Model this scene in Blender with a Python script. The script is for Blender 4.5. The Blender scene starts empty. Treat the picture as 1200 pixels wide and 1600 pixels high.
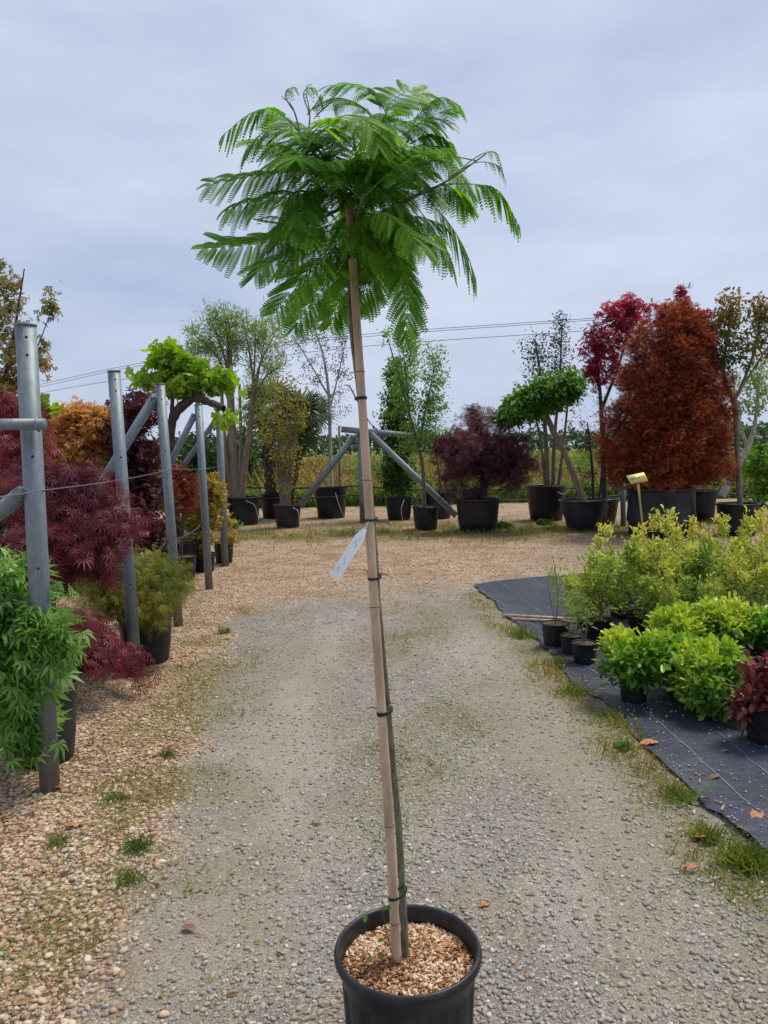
import bpy, math, random
import numpy as np
from mathutils import Matrix, Vector

R = math.radians
SC = bpy.context.scene
COL = SC.collection

# ------------------------------------------------------------------ camera
CAM_H, FOV, PITCH, ROLL = 1.60, R(67.0), R(4.73), R(-1.2)
cd = bpy.data.cameras.new('camera')
cam = bpy.data.objects.new('camera', cd)
COL.objects.link(cam)
cd.sensor_fit = 'VERTICAL'
cd.angle_y = FOV
cd.clip_start = 0.05
cd.clip_end = 4000
CM = Matrix.Rotation(R(90) - PITCH, 3, 'X') @ Matrix.Rotation(ROLL, 3, 'Z')
cam.matrix_world = Matrix.Translation((0, 0, CAM_H)) @ CM.to_4x4()
SC.camera = cam
FPX = 800 / math.tan(FOV / 2)
SC.render.resolution_x, SC.render.resolution_y = 768, 1024

# ------------------------------------------------------------------ sky and sun (bright overcast)
SUN_EL, SUN_AZ = R(64), R(58)          # azimuth from +Y towards +X
W = bpy.data.worlds.new('World')
SC.world = W
W.use_nodes = True
nt = W.node_tree
nt.nodes.clear()
def wn(t, **k):
    n = nt.nodes.new(t)
    for a, b in k.items(): setattr(n, a, b)
    return n
out = wn('ShaderNodeOutputWorld')
bg = wn('ShaderNodeBackground'); bg.inputs['Strength'].default_value = 0.1
sky = wn('ShaderNodeTexSky', sky_type='NISHITA'); sky.sun_disc = False
sky.sun_elevation = SUN_EL; sky.sun_rotation = SUN_AZ
tc = wn('ShaderNodeTexCoord')
mp = wn('ShaderNodeMapping'); mp.inputs['Scale'].default_value = (1.0, 1.0, 3.4); mp.inputs['Rotation'].default_value = (0.10, 0.22, 0.3)
nz = wn('ShaderNodeTexNoise'); nz.inputs['Scale'].default_value = 2.3; nz.inputs['Detail'].default_value = 6; nz.inputs['Roughness'].default_value = 0.5
cr = wn('ShaderNodeValToRGB')
cr.color_ramp.elements[0].position = 0.30; cr.color_ramp.elements[0].color = (3.7, 4.5, 6.35, 1)
cr.color_ramp.elements[1].position = 0.72; cr.color_ramp.elements[1].color = (6.3, 6.8, 8.0, 1)
mx = wn('ShaderNodeMix', data_type='RGBA'); mx.inputs[0].default_value = 0.90
L = nt.links.new
L(tc.outputs['Generated'], mp.inputs['Vector']); L(mp.outputs[0], nz.inputs['Vector']); L(nz.outputs[0], cr.inputs[0])
L(sky.outputs[0], mx.inputs[6]); L(cr.outputs[0], mx.inputs[7]); L(mx.outputs[2], bg.inputs['Color']); L(bg.outputs[0], out.inputs['Surface'])

sl = bpy.data.lights.new('sun', 'SUN')
sl.energy = 2.9; sl.angle = R(17); sl.color = (1.0, 0.92, 0.78)
so = bpy.data.objects.new('sun', sl); COL.objects.link(so)
sd = Vector((math.sin(SUN_AZ) * math.cos(SUN_EL), math.cos(SUN_AZ) * math.cos(SUN_EL), math.sin(SUN_EL)))
so.rotation_euler = sd.to_track_quat('Z', 'Y').to_euler(); so.location = (0, 0, 20)

SC.view_settings.view_transform = 'Standard'
SC.view_settings.look = 'None'
SC.view_settings.exposure = 0.22
SC.view_settings.gamma = 1.0
SC.cycles.max_bounces = 6
SC.cycles.transparent_max_bounces = 4

# ------------------------------------------------------------------ pixel helpers (photo pixels 1200 x 1600 -> points in the place)
CAMN = np.array(CM)
def ray(px, py): return CAMN @ np.array([(px - 600) / FPX, -(py - 800) / FPX, -1.0])
def G(px, py, z=0.0):
    d = ray(px, py); t = (z - CAM_H) / d[2]
    return np.array([0, 0, CAM_H]) + d * t
def P(px, py, Y):
    d = ray(px, py); return np.array([0, 0, CAM_H]) + d * (Y / d[1])
def m(px, Y): return px * Y / FPX

# ------------------------------------------------------------------ mesh helpers
def nrm(a):
    a = np.asarray(a, float)
    return a / np.maximum(np.linalg.norm(a, axis=-1, keepdims=True), 1e-9)

class MB:
    def __init__(s): s.V = []; s.F = []; s.A = []; s.n = 0; s.M = []
    def add(s, V, F, rnd=0.5, mi=0):
        V = np.asarray(V, float).reshape(-1, 3)
        s.V.append(V)
        s.A.append(np.full(len(V), rnd, float) if np.isscalar(rnd) else np.asarray(rnd, float).ravel())
        for f in F:
            f = np.asarray(f, int)
            if len(f):
                s.F.append(f + s.n); s.M.append(np.full(len(f), mi, int))
        s.n += len(V)
    def build(s, name, mats, parent=None, smooth=False, origin=(0, 0, 0)):
        V = np.concatenate(s.V) - np.asarray(origin, float)
        me = bpy.data.meshes.new(name)
        me.vertices.add(len(V)); me.vertices.foreach_set('co', V.ravel().astype(np.float32))
        lt = np.concatenate([np.full(len(f), f.shape[1], int) for f in s.F])
        lv = np.concatenate([f.ravel() for f in s.F])
        me.loops.add(len(lv)); me.loops.foreach_set('vertex_index', lv.astype(np.int32))
        me.polygons.add(len(lt))
        me.polygons.foreach_set('loop_start', np.concatenate([[0], np.cumsum(lt)[:-1]]).astype(np.int32))
        try: me.polygons.foreach_set('loop_total', lt.astype(np.int32))
        except Exception: pass
        me.polygons.foreach_set('material_index', np.concatenate(s.M).astype(np.int32))
        if smooth: me.polygons.foreach_set('use_smooth', np.ones(len(lt), bool))
        me.update(calc_edges=True)
        at = me.attributes.new('rnd', 'FLOAT', 'POINT')
        at.data.foreach_set('value', np.concatenate(s.A).astype(np.float32))
        if not isinstance(mats, (list, tuple)): mats = [mats]
        for q in mats: me.materials.append(q)
        o = bpy.data.objects.new(name, me); COL.objects.link(o)
        if parent is not None: o.parent = parent
        elif any(origin): o.location = origin
        return o

def tubes(mb, pts, rad, sides=5, rnd=0.5, mi=0, caps=False):
    """pts (M,k,3), rad (M,k) -> swept tubes"""
    pts = np.asarray(pts, float); rad = np.asarray(rad, float)
    if pts.ndim == 2: pts = pts[None]; rad = rad[None]
    M, k, _ = pts.shape
    T = np.empty_like(pts)
    T[:, 1:-1] = pts[:, 2:] - pts[:, :-2]; T[:, 0] = pts[:, 1] - pts[:, 0]; T[:, -1] = pts[:, -1] - pts[:, -2]
    T = nrm(T)
    mt = nrm(pts[:, -1] - pts[:, 0])
    ref = np.where(np.abs(mt[:, 2:3]) > 0.8, np.array([[1.0, 0.13, 0]]), np.array([[0, 0.11, 1.0]]))[:, None, :]
    A = nrm(np.cross(T, np.broadcast_to(ref, T.shape))); B = np.cross(T, A)
    an = np.arange(sides) * 2 * np.pi / sides
    ring = A[:, :, None, :] * np.cos(an)[None, None, :, None] + B[:, :, None, :] * np.sin(an)[None, None, :, None]
    V = pts[:, :, None, :] + ring * rad[:, :, None, None]
    idx = np.arange(M * k * sides).reshape(M, k, sides)
    a = idx[:, :-1, :]; b = np.roll(a, -1, axis=2); d = idx[:, 1:, :]; c = np.roll(d, -1, axis=2)
    F = [np.stack([a, b, c, d], -1).reshape(-1, 4)]
    if caps:
        F.append(idx[:, 0, ::-1].reshape(-1, sides)); F.append(idx[:, -1, :].reshape(-1, sides))
    r = rnd if np.isscalar(rnd) else np.repeat(np.asarray(rnd), k * sides)
    mb.add(V, F, r, mi)

def lathe(mb, prof, c=(0, 0, 0), seg=36, rnd=0.5, mi=0, wob=None):
    prof = np.asarray(prof, float); k = len(prof)
    an = np.arange(seg) * 2 * np.pi / seg
    r = prof[:, 0][:, None] * np.ones(seg)[None]
    if wob is not None: r = r * (1 + wob(an)[None, :] * (prof[:, 2][:, None] if prof.shape[1] > 2 else 1))
    V = np.stack([r * np.cos(an), r * np.sin(an), np.repeat(prof[:, 1][:, None], seg, 1)], -1) + np.asarray(c, float)
    idx = np.arange(k * seg).reshape(k, seg)
    a = idx[:-1]; b = np.roll(a, -1, 1); d = idx[1:]; cc = np.roll(d, -1, 1)
    mb.add(V, [np.stack([a, b, cc, d], -1).reshape(-1, 4)], rnd, mi)

def box(mb, c, sx, sy, sz, rot=None, rnd=0.5, mi=0):
    v = np.array([[x, y, z] for x in (-1, 1) for y in (-1, 1) for z in (-1, 1)], float) * np.array([sx, sy, sz]) / 2
    if rot is not None: v = v @ np.array(rot).T
    mb.add(v + np.asarray(c, float), [np.array([[0, 1, 3, 2], [4, 6, 7, 5], [0, 4, 5, 1], [2, 3, 7, 6], [0, 2, 6, 4], [1, 5, 7, 3]])], rnd, mi)

def inst(mb, tpl, pos, d, up, size, rnd, mi=0):
    """tpl (verts, [faces]) placed at pos with +Y along d, +Z near up"""
    tv, tf = tpl
    pos = np.asarray(pos, float); M = len(pos)
    if M == 0: return
    d = nrm(d); x = nrm(np.cross(d, up)); z = np.cross(x, d)
    size = np.broadcast_to(np.asarray(size, float), (M,))
    V = pos[:, None, :] + size[:, None, None] * (tv[None, :, 0:1] * x[:, None] + tv[None, :, 1:2] * d[:, None] + tv[None, :, 2:3] * z[:, None])
    n = len(tv); off = (np.arange(M) * n)[:, None, None]
    F = [(f[None] + off).reshape(-1, f.shape[1]) for f in tf]
    mb.add(V, F, np.repeat(np.broadcast_to(rnd, (M,)), n), mi)

# leaf outlines, one unit long
def t_leaf(w, fold=0.05, base=0.33, top=0.72, wt=None):
    wt = w * 0.8 if wt is None else wt
    return (np.array([[0, 0, 0], [w, base, fold], [wt, top, fold * .6], [0, 1, -fold], [-wt, top, fold * .6], [-w, base, fold]], float),
            [np.array([[0, 1, 2, 3], [0, 3, 4, 5]])])
def t_lobes(angs, lens, w, stalk=0.0, droop=0.15):
    V = []; F = []
    for a, l in zip(angs, lens):
        a = R(a); dx, dy = math.sin(a), math.cos(a); b = len(V)
        V += [[0, stalk, 0], [dx * l * .5 + dy * w, stalk + dy * l * .5 - dx * w, 0.03], [dx * l, stalk + dy * l, -droop * l], [dx * l * .5 - dy * w, stalk + dy * l * .5 + dx * w, 0.03]]
        F.append([b, b + 1, b + 2, b + 3])
    return (np.array(V, float), [np.array(F)])
def t_spray(n, w, spread=38, l0=0.42):
    V = []; F = []
    for i in range(n):
        t = i / n; s = -1 if i % 2 else 1; a = R(spread) * s; ll = l0 * (1.1 - .5 * t); b = len(V)
        x0, y0 = 0, t * .85; dx, dy = math.sin(a), math.cos(a); z = 0.10 * ((i * 7) % 5 - 2) / 2
        V += [[x0, y0, -0.12 * t * t], [dx * ll * .5 + dy * w, y0 + dy * ll * .5 - dx * w, z], [dx * ll, y0 + dy * ll, z * 1.3 - 0.12], [dx * ll * .5 - dy * w, y0 + dy * ll * .5 + dx * w, z]]
        F.append([b, b + 1, b + 2, b + 3])
    return (np.array(V, float), [np.array(F)])
def t_grape():
    pts = []
    for a, r in [(-150, .42), (-115, .5), (-100, .36), (-62, .56), (-40, .40), (-14, .58), (0, .66), (14, .58), (40, .40), (62, .56), (100, .36), (115, .5), (150, .42)]:
        pts.append([math.sin(R(a)) * r, .42 + math.cos(R(a)) * r, -.10 * (r * 2) ** 2])
    V = [[0, .34, 0.05]] + pts; n = len(pts)
    return (np.array(V, float), [np.array([[0, i + 1, i + 2] for i in range(n - 1)])])
T_OVAL = t_leaf(.24); T_LANCE = t_leaf(.10); T_WILLOW = t_leaf(.07); T_OBOV = t_leaf(.13, .05, .4, .8, .19)
T_PALM5 = t_lobes((-70, -32, 0, 32, 70), (.72, .95, 1, .95, .72), .10)
T_PALM7 = t_lobes((-75, -38, 0, 38, 75), (.75, .92, 1, .92, .75), .105, droop=.35)
T_DISS = t_lobes((-95, -62, -30, 0, 30, 62, 95), (.55, .8, .95, 1, .95, .8, .55), .045, droop=.3)
T_STAR = t_lobes((-82, -42, 0, 42, 82), (.62, .92, 1, .92, .62), .13)
T_SPRAY = t_spray(13, .040)
T_GRAPE = t_grape()
T_FAN = t_lobes(tuple(range(-120, 121, 15)), (1,) * 17, .055, droop=.25)

def wave(p, s, seed=0):
    """cheap smooth clump noise, about -1..1"""
    rs = np.random.RandomState(seed); r = np.zeros(len(p))
    for _ in range(5):
        k = rs.normal(size=3) / s; r += np.sin(p @ k + rs.uniform(0, 6.28))
    return r / 2.4

# ------------------------------------------------------------------ object helpers
def props(o, label=None, cat=None, group=None, kind=None):
    if label: o['label'] = label
    if cat: o['category'] = cat
    if group: o['group'] = group
    if kind: o['kind'] = kind
    return o
def thing(name, label, cat, loc=(0, 0, 0), group=None):
    o = bpy.data.objects.new(name, None); COL.objects.link(o); o.location = tuple(loc)
    o.empty_display_size = .1
    return props(o, label, cat, group)
def copy_tree(o, parent=None):
    c = o.copy(); COL.objects.link(c)
    if parent is not None: c.parent = parent
    for ch in list(o.children): copy_tree(ch, c)
    return c

# ------------------------------------------------------------------ materials
def mat(name):
    q = bpy.data.materials.new(name); q.use_nodes = True; q.node_tree.nodes.clear(); return q
class NT:
    def __init__(s, q): s.t = q.node_tree
    def n(s, ty, ins=None, **k):
        x = s.t.nodes.new(ty)
        for a, b in k.items(): setattr(x, a, b)
        for a, b in (ins or {}).items():
            if isinstance(b, bpy.types.NodeSocket): s.t.links.new(b, x.inputs[a])
            else: x.inputs[a].default_value = b
        return x
    def ramp(s, fac, stops, interp='LINEAR'):
        x = s.t.nodes.new('ShaderNodeValToRGB'); e = x.color_ramp.elements; x.color_ramp.interpolation = interp
        while len(e) < len(stops): e.new(0.5)
        for el, (p, c) in zip(e, stops): el.position = p; el.color = (*c, 1)
        s.t.links.new(fac, x.inputs[0]); return x.outputs[0]
    def mix(s, f, a, b, mode='MIX'):
        x = s.t.nodes.new('ShaderNodeMix'); x.data_type = 'RGBA'; x.blend_type = mode; x.clamp_factor = True
        for i, v in ((0, f), (6, a), (7, b)):
            if isinstance(v, bpy.types.NodeSocket): s.t.links.new(v, x.inputs[i])
            else: x.inputs[i].default_value = v if i == 0 else (*v, 1)
        return x.outputs[2]
    def math(s, op, a, b=0.0, clamp=False):
        x = s.t.nodes.new('ShaderNodeMath'); x.operation = op; x.use_clamp = clamp
        for i, v in ((0, a), (1, b)):
            if isinstance(v, bpy.types.NodeSocket): s.t.links.new(v, x.inputs[i])
            else: x.inputs[i].default_value = v
        return x.outputs[0]
    def out(s, sh): s.n('ShaderNodeOutputMaterial', {'Surface': sh})
    def noise(s, scale, detail=4, rough=.55, vec=None):
        ins = {'Scale': scale, 'Detail': detail, 'Roughness': rough}
        if vec is not None: ins['Vector'] = vec
        return s.n('ShaderNodeTexNoise', ins).outputs[0]
    def obj(s): return s.n('ShaderNodeTexCoord').outputs['Object']

def foliage(name, stops, trans=.35, rough=.5, tcol=1.25):
    q = mat(name); N = NT(q)
    a = N.n('ShaderNodeAttribute', attribute_name='rnd').outputs['Fac']
    k = len(stops) - 1
    c = N.ramp(a, [(i / k, s) for i, s in enumerate(stops)])
    p = N.n('ShaderNodeBsdfPrincipled', {'Base Color': c, 'Roughness': rough, 'Specular IOR Level': .35})
    tcx = N.n('ShaderNodeHueSaturation', {'Saturation': 1.12, 'Value': tcol, 'Color': c}).outputs[0]
    t = N.n('ShaderNodeBsdfTranslucent', {'Color': tcx})
    x = N.n('ShaderNodeMixShader', {0: trans, 1: p.outputs[0], 2: t.outputs[0]})
    N.out(x.outputs[0]); return q
def bark(name, c1, c2, scale=30, bump=.4, rough=.85):
    q = mat(name); N = NT(q)
    v = N.n('ShaderNodeMapping', {'Vector': N.obj(), 'Scale': (1, 1, .25)}).outputs[0]
    n = N.noise(scale, 5, .65, v); c = N.ramp(n, [(.32, c1), (.68, c2)])
    b = N.n('ShaderNodeBump', {'Height': n, 'Strength': bump, 'Distance': .02}).outputs[0]
    N.out(N.n('ShaderNodeBsdfPrincipled', {'Base Color': c, 'Roughness': rough, 'Normal': b}).outputs[0]); return q
def plain(name, c, rough=.5, metal=0, var=.15, scale=14, spec=.5, bump=0):
    q = mat(name); N = NT(q); n = N.noise(scale, 5, .6, N.obj())
    col = N.ramp(n, [(.3, tuple(x * (1 - var) for x in c)), (.7, tuple(min(1, x * (1 + var)) for x in c))])
    ins = {'Base Color': col, 'Roughness': rough, 'Metallic': metal, 'Specular IOR Level': spec}
    if bump: ins['Normal'] = N.n('ShaderNodeBump', {'Height': n, 'Strength': bump, 'Distance': .01}).outputs[0]
    N.out(N.n('ShaderNodeBsdfPrincipled', ins).outputs[0]); return q

def pot_material(name, base, dust):
    q = mat(name); N = NT(q); o = N.obj()
    n = N.noise(5, 6, .65, o); n2 = N.noise(60, 3, .6, o)
    c = N.ramp(N.math('MULTIPLY', n, N.math('ADD', n2, .5)), [(.38, base), (.75, dust)])
    r = N.math('ADD', .32, N.math('MULTIPLY', n, .25))
    N.out(N.n('ShaderNodeBsdfPrincipled', {'Base Color': c, 'Roughness': r, 'Specular IOR Level': .35}).outputs[0]); return q
M_POT = pot_material('black_plastic', (.007, .008, .011), (.024, .025, .030))
M_POTG = pot_material('grey_black_plastic', (.014, .017, .023), (.040, .043, .052))
M_SOIL = plain('potting_soil', (.09, .062, .042), .95, var=.6, scale=60, bump=.6)

def galv():
    q = mat('galvanized_steel'); N = NT(q); o = N.obj()
    v = N.n('ShaderNodeTexVoronoi', {'Scale': 60, 'Vector': N.n('ShaderNodeMapping', {'Vector': o, 'Scale': (1, 1, .45)}).outputs[0]}).outputs['Color']
    n = N.noise(4, 6, .7, o); sp = N.n('ShaderNodeSeparateColor', {'Color': v}).outputs[0]
    f = N.math('ADD', N.math('MULTIPLY', sp, .22), N.math('MULTIPLY', n, .85))
    c = N.ramp(f, [(.25, (.13, .165, .185)), (.55, (.185, .225, .25)), (.85, (.27, .305, .325))])
    st = N.ramp(N.noise(2.2, 5, .7, o), [(.60, (1, 1, 1)), (.72, (.62, .58, .52))])
    c = N.mix(1.0, c, st, 'MULTIPLY')
    z = N.n('ShaderNodeSeparateXYZ', {0: o}).outputs[2]
    soil = N.ramp(N.math('ADD', z, N.math('MULTIPLY', N.noise(16, 4, .7, o), .22)), [(.12, (1, 1, 1)), (.30, (0, 0, 0))])
    c = N.mix(N.math('MULTIPLY', soil, .7), c, (.17, .125, .085))
    ru = N.ramp(N.noise(7, 6, .75, N.n('ShaderNodeMapping', {'Vector': o, 'Scale': (1, 1, .18), 'Location': (3, 5, 1)}).outputs[0]), [(.66, (0, 0, 0)), (.74, (1, 1, 1))])
    c = N.mix(N.math('MULTIPLY', ru, .45), c, (.20, .13, .09))
    r = N.math('ADD', .42, N.math('MULTIPLY', n, .25))
    N.out(N.n('ShaderNodeBsdfPrincipled', {'Base Color': c, 'Metallic': .35, 'Roughness': r}).outputs[0]); return q
M_GALV = galv()
M_HOLE = plain('dark_hole', (.01, .01, .01), .9)
M_RUB = plain('black_rubber', (.012, .012, .013), .55)
M_WIRE = plain('steel_wire', (.25, .25, .25), .4, .8)
M_DRIP = plain('white_drip_tube', (.45, .45, .46), .5)

M_BARK_GREY = bark('bark_grey_brown', (.10, .075, .055), (.24, .19, .15))
M_BARK_DARK = bark('bark_dark', (.025, .02, .018), (.085, .065, .055))
M_BARK_TAN = bark('bark_tan', (.12, .085, .06), (.30, .22, .16), 30, .8)
M_BARK_PALE = bark('bark_pale_birch', (.22, .20, .17), (.55, .52, .48))
M_BARK_OLIVE = bark('bark_olive', (.055, .065, .035), (.15, .16, .10), 40, .25)
M_BARK_PALM = bark('bark_palm_fibre', (.018, .013, .009), (.10, .07, .045), 18, .9)

# ------------------------------------------------------------------ plants
def seg_pts(poly, n=24):
    """poly: list of (xyz, radius) -> smooth pts, radii (Catmull-Rom)"""
    p = np.array([q[0] for q in poly], float); r = np.array([q[1] for q in poly], float)
    if len(p) == 2:
        t = np.linspace(0, 1, n)[:, None]; return p[0] + (p[1] - p[0]) * t, r[0] + (r[1] - r[0]) * t[:, 0]
    e = np.vstack([2 * p[0] - p[1], p, 2 * p[-1] - p[-2]]); o = []; rr = []
    k = len(p) - 1
    for i in range(k):
        for t in np.linspace(0, 1, max(3, n // k), endpoint=(i == k - 1)):
            a, b, c, d = e[i:i + 4]
            o.append(.5 * (2 * b + (c - a) * t + (2 * a - 5 * b + 4 * c - d) * t * t + (3 * b - a - 3 * c + d) * t ** 3)); rr.append(r[i] + (r[i + 1] - r[i]) * t)
    return np.array(o), np.array(rr)

def pot_build(parent, r, h, taper=.80, mt=None, handles=False, fill=.93, seg=40, soil=None, lip=1.0):
    mt = mt or M_POT; mb = MB(); lp = r * .055 * lip
    prof = [(0.001, .004), (r * taper * .97, .004), (r * taper, .012), (r * (taper + (1 - taper) * .5), h * .5), (r * .955, h * .90), (r * .965, h * .925), (r * .99, h * .93), (r + lp * .15, h * .945),
            (r + lp * .2, h * .98), (r, h), (r - lp * .6, h), (r - lp, h * .985), (r * .93, h * .9), (r * (taper + .07), h * .3)]
    lathe(mb, prof, seg=seg)
    if handles:
        for s in (-1, 1):
            a = np.linspace(0, np.pi, 9); cx = s * r * .72
            pts = np.stack([cx + np.cos(a) * r * .16, np.full(9, -r * .66), h * .98 + np.sin(a) * h * .12], -1)
            tubes(mb, pts, np.full(9, .014), 5)
    o = mb.build('pot', mt, parent, smooth=True)
    sb = MB(); g = np.linspace(0, 1, 8)
    rs = np.random.RandomState(int(r * 1e4))
    prof2 = [(max(.001, r * .93 * t), h * fill + .012 * (1 - t) + (rs.rand() - .5) * .012) for t in g]
    lathe(sb, prof2[::-1], seg=24); sb.build('soil', soil or M_SOIL, o)
    return o

def potbox(x0, x1, yt, yb):
    """pot seen between these photo pixels -> base point, radius, height"""
    b = G((x0 + x1) / 2, yb - 3); Y = b[1]
    r = m((x1 - x0) / 2, Y); b = b + np.array([0, r * .75, 0])
    return b, r, m(yb - yt, Y) * 1.0

def leaf_fill(mbL, mbT, targets, starts, leaf, tw, seed, lift=.25, kseg=6):
    """curved twigs from starts to targets; leaves along their outer part"""
    rs = np.random.RandomState(seed); M = len(targets)
    ln = np.linalg.norm(targets - starts, axis=1, keepdims=True)
    ctrl = starts * .45 + targets * .55 + np.array([0, 0, 1.0]) * ln * lift + rs.normal(size=(M, 3)) * ln * .07
    t = np.linspace(0, 1, kseg)[None, :, None]
    pts = starts[:, None] * (1 - t) ** 2 + 2 * ctrl[:, None] * t * (1 - t) + targets[:, None] * t ** 2
    rad = tw * np.clip(ln, .15, 1.6) * np.linspace(1, .28, kseg)[None, :]
    tubes(mbT, pts, rad, 4)
    n = leaf['per']; t0 = leaf.get('t0', .35)
    tt = t0 + (1 - t0) * rs.rand(M, n) ** leaf.get('pw', .8)
    u = tt[..., None]
    pos = starts[:, None] * (1 - u) ** 2 + 2 * ctrl[:, None] * u * (1 - u) + targets[:, None] * u ** 2
    tan = nrm(2 * (1 - u) * (ctrl - starts)[:, None] + 2 * u * (targets - ctrl)[:, None])
    sp = leaf.get('spread', .05)
    pos = pos + rs.normal(size=pos.shape) * sp
    d = tan * leaf.get('a', .6) + rs.normal(size=pos.shape) * leaf.get('b', .6) + np.array([0, 0, -1.0]) * leaf.get('g', .3)
    up = np.array([0, 0, 1.0]) + rs.normal(size=pos.shape) * leaf.get('un', .5)
    pos = pos.reshape(-1, 3); d = d.reshape(-1, 3); up = up.reshape(-1, 3)
    s = leaf['size'] * rs.uniform(.6, 1.25, len(pos))
    rnd = .5 + .22 * wave(pos, leaf.get('clump', .18), seed) + rs.normal(size=len(pos)) * .13
    if 'tip' in leaf: rnd = rnd + leaf['tip'] * (tt.ravel() - .7)
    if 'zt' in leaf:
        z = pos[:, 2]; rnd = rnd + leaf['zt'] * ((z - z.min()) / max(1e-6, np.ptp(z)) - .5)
    inst(mbL, leaf['tpl'], pos, d, up, s, np.clip(rnd, 0, 1))

def plant(name, label, cat, base, trunks, blobs, leaf, fmat, bmat, pot=None, tw=.008, lift=.2, seed=1, group=None, shell=2.2, down=.15, extra=None, potkw=None, tn=24, tside=8, rough=0):
    root = thing(name, label, cat, base, group)
    if pot: pot_build(root, pot[0], pot[1], **(potkw or {}))
    rs = np.random.RandomState(seed)
    mbT, mbL = MB(), MB(); allp = []
    for tr in trunks:
        p, r = seg_pts(tr, tn)
        if rough: r = r * (1 + rough * rs.normal(size=len(r)))
        tubes(mbT, p, r, tside); allp.append(p)
    allp = np.concatenate(allp)
    tg = []
    for c, rad, n in blobs:
        v = nrm(rs.normal(size=(n, 3))) * rs.rand(n, 1) ** (1 / shell)
        tg.append(np.asarray(c) + v * np.asarray(rad))
    tg = np.concatenate(tg); tg[:, 2] = np.maximum(tg[:, 2], .04)
    dv = tg[:, None] - allp[None]; dist = np.linalg.norm(dv, axis=2) + np.maximum(0, -dv[..., 2]) * 1.2 - down * np.minimum(dv[..., 2], 1) + rs.rand(*dv.shape[:2]) * .12
    st = allp[np.argmin(dist, 1)]
    leaf_fill(mbL, mbT, tg, st, leaf, tw, seed + 7, lift)
    if extra: extra(mbT, mbL, rs)
    mbT.build('trunk', bmat, root, smooth=True, origin=base)
    mbL.build('crown', fmat, root, origin=base)
    return root

def pxb(px, py, rx, ry, n, Y, rd=None, dy=0):
    return (P(px, py, Y + dy), (m(rx, Y), m(rd if rd else rx * .85, Y), m(ry, Y)), n)
def pxt(Y, *pts):
    """trunk from photo pixels: (px,py,diam_px[,dy])"""
    return [(P(q[0], q[1], Y + (q[3] if len(q) > 3 else 0)), m(q[2] / 2, Y)) for q in pts]

# foliage colours (linear albedo)
F_PURP = foliage('leaf_purple', [(.045, .010, .018), (.14, .026, .044), (.21, .042, .056), (.28, .09, .10)], .33)
F_RPURP = foliage('leaf_red_purple', [(.06, .012, .016), (.19, .027, .036), (.31, .06, .075), (.40, .14, .15)], .38)
F_DPURP = foliage('leaf_dark_purple', [(.022, .009, .013), (.070, .020, .030), (.14, .042, .056), (.26, .10, .11)], .3)
F_CRIM = foliage('leaf_crimson', [(.06, .010, .018), (.14, .018, .030), (.26, .03, .045), (.30, .05, .06)], .35)
F_LIMEO = foliage('leaf_threadleaf_green', [(.07, .11, .02), (.17, .21, .035), (.30, .30, .05), (.46, .34, .06)], .4)
F_ORANGE = foliage('leaf_orange', [(.30, .24, .04), (.50, .33, .08), (.58, .28, .13), (.62, .46, .08)], .45)
F_BRONZE = foliage('leaf_bronze_green', [(.11, .13, .035), (.22, .21, .06), (.32, .24, .09), (.34, .17, .09)], .45)
F_GOLD = foliage('leaf_golden', [(.16, .17, .03), (.34, .28, .045), (.46, .31, .06), (.50, .26, .08)], .4)
F_OLIVE = foliage('leaf_olive_gold', [(.11, .13, .03), (.23, .23, .045), (.36, .30, .06), (.40, .26, .08)], .4)
F_FRESH = foliage('leaf_fresh_green', [(.08, .17, .03), (.15, .29, .05), (.23, .39, .07), (.31, .48, .10)], .45)
F_CORAL = foliage('leaf_coral', [(.13, .03, .025), (.27, .055, .045), (.36, .10, .06), (.38, .20, .06)], .35)
F_VINE = foliage('leaf_vine', [(.09, .19, .025), (.19, .34, .035), (.31, .47, .05), (.44, .58, .08)], .45)
F_GREEN = foliage('leaf_mid_green', [(.025, .06, .014), (.055, .13, .025), (.10, .21, .04), (.16, .28, .06)], .35)
F_DGREEN = foliage('leaf_dark_green', [(.012, .035, .012), (.03, .075, .020), (.055, .12, .03), (.09, .17, .045)], .3)
F_PALE = foliage('leaf_pale_green', [(.13, .21, .06), (.22, .32, .09), (.30, .40, .13), (.38, .47, .18)], .45)
F_GREYG = foliage('leaf_grey_green', [(.035, .055, .035), (.07, .095, .06), (.11, .14, .09), (.17, .19, .13)], .25)
F_PALM = foliage('leaf_palm', [(.018, .04, .014), (.045, .085, .025), (.09, .14, .04), (.16, .20, .06)], .2)
F_RED = foliage('leaf_red_maple', [(.12, .014, .028), (.30, .026, .050), (.48, .05, .085), (.56, .12, .15)], .45)
F_RUSS = foliage('leaf_russet', [(.07, .019, .010), (.23, .053, .022), (.41, .097, .036), (.52, .18, .07)], .28)
F_UMB = foliage('leaf_umbrella', [(.035, .09, .012), (.085, .20, .025), (.16, .33, .04), (.23, .42, .06)], .35)
F_MYRT = foliage('leaf_myrtle', [(.05, .09, .025), (.10, .15, .035), (.20, .18, .04), (.34, .17, .05)], .35)
F_CHOIS = foliage('leaf_choisya', [(.045, .12, .022), (.11, .24, .045), (.20, .38, .075), (.36, .55, .13)], .35, .35)
F_PITT = foliage('leaf_pittosporum', [(.030, .085, .016), (.085, .21, .03), (.20, .40, .05), (.52, .60, .08)], .33, .32)
F_YELL = foliage('leaf_yellow_green', [(.13, .23, .045), (.30, .40, .08), (.50, .54, .11), (.72, .60, .15)], .48, .45)
F_PHOT = foliage('leaf_photinia', [(.06, .05, .025), (.13, .045, .035), (.22, .05, .045), (.30, .09, .07)], .25, .3)
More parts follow.
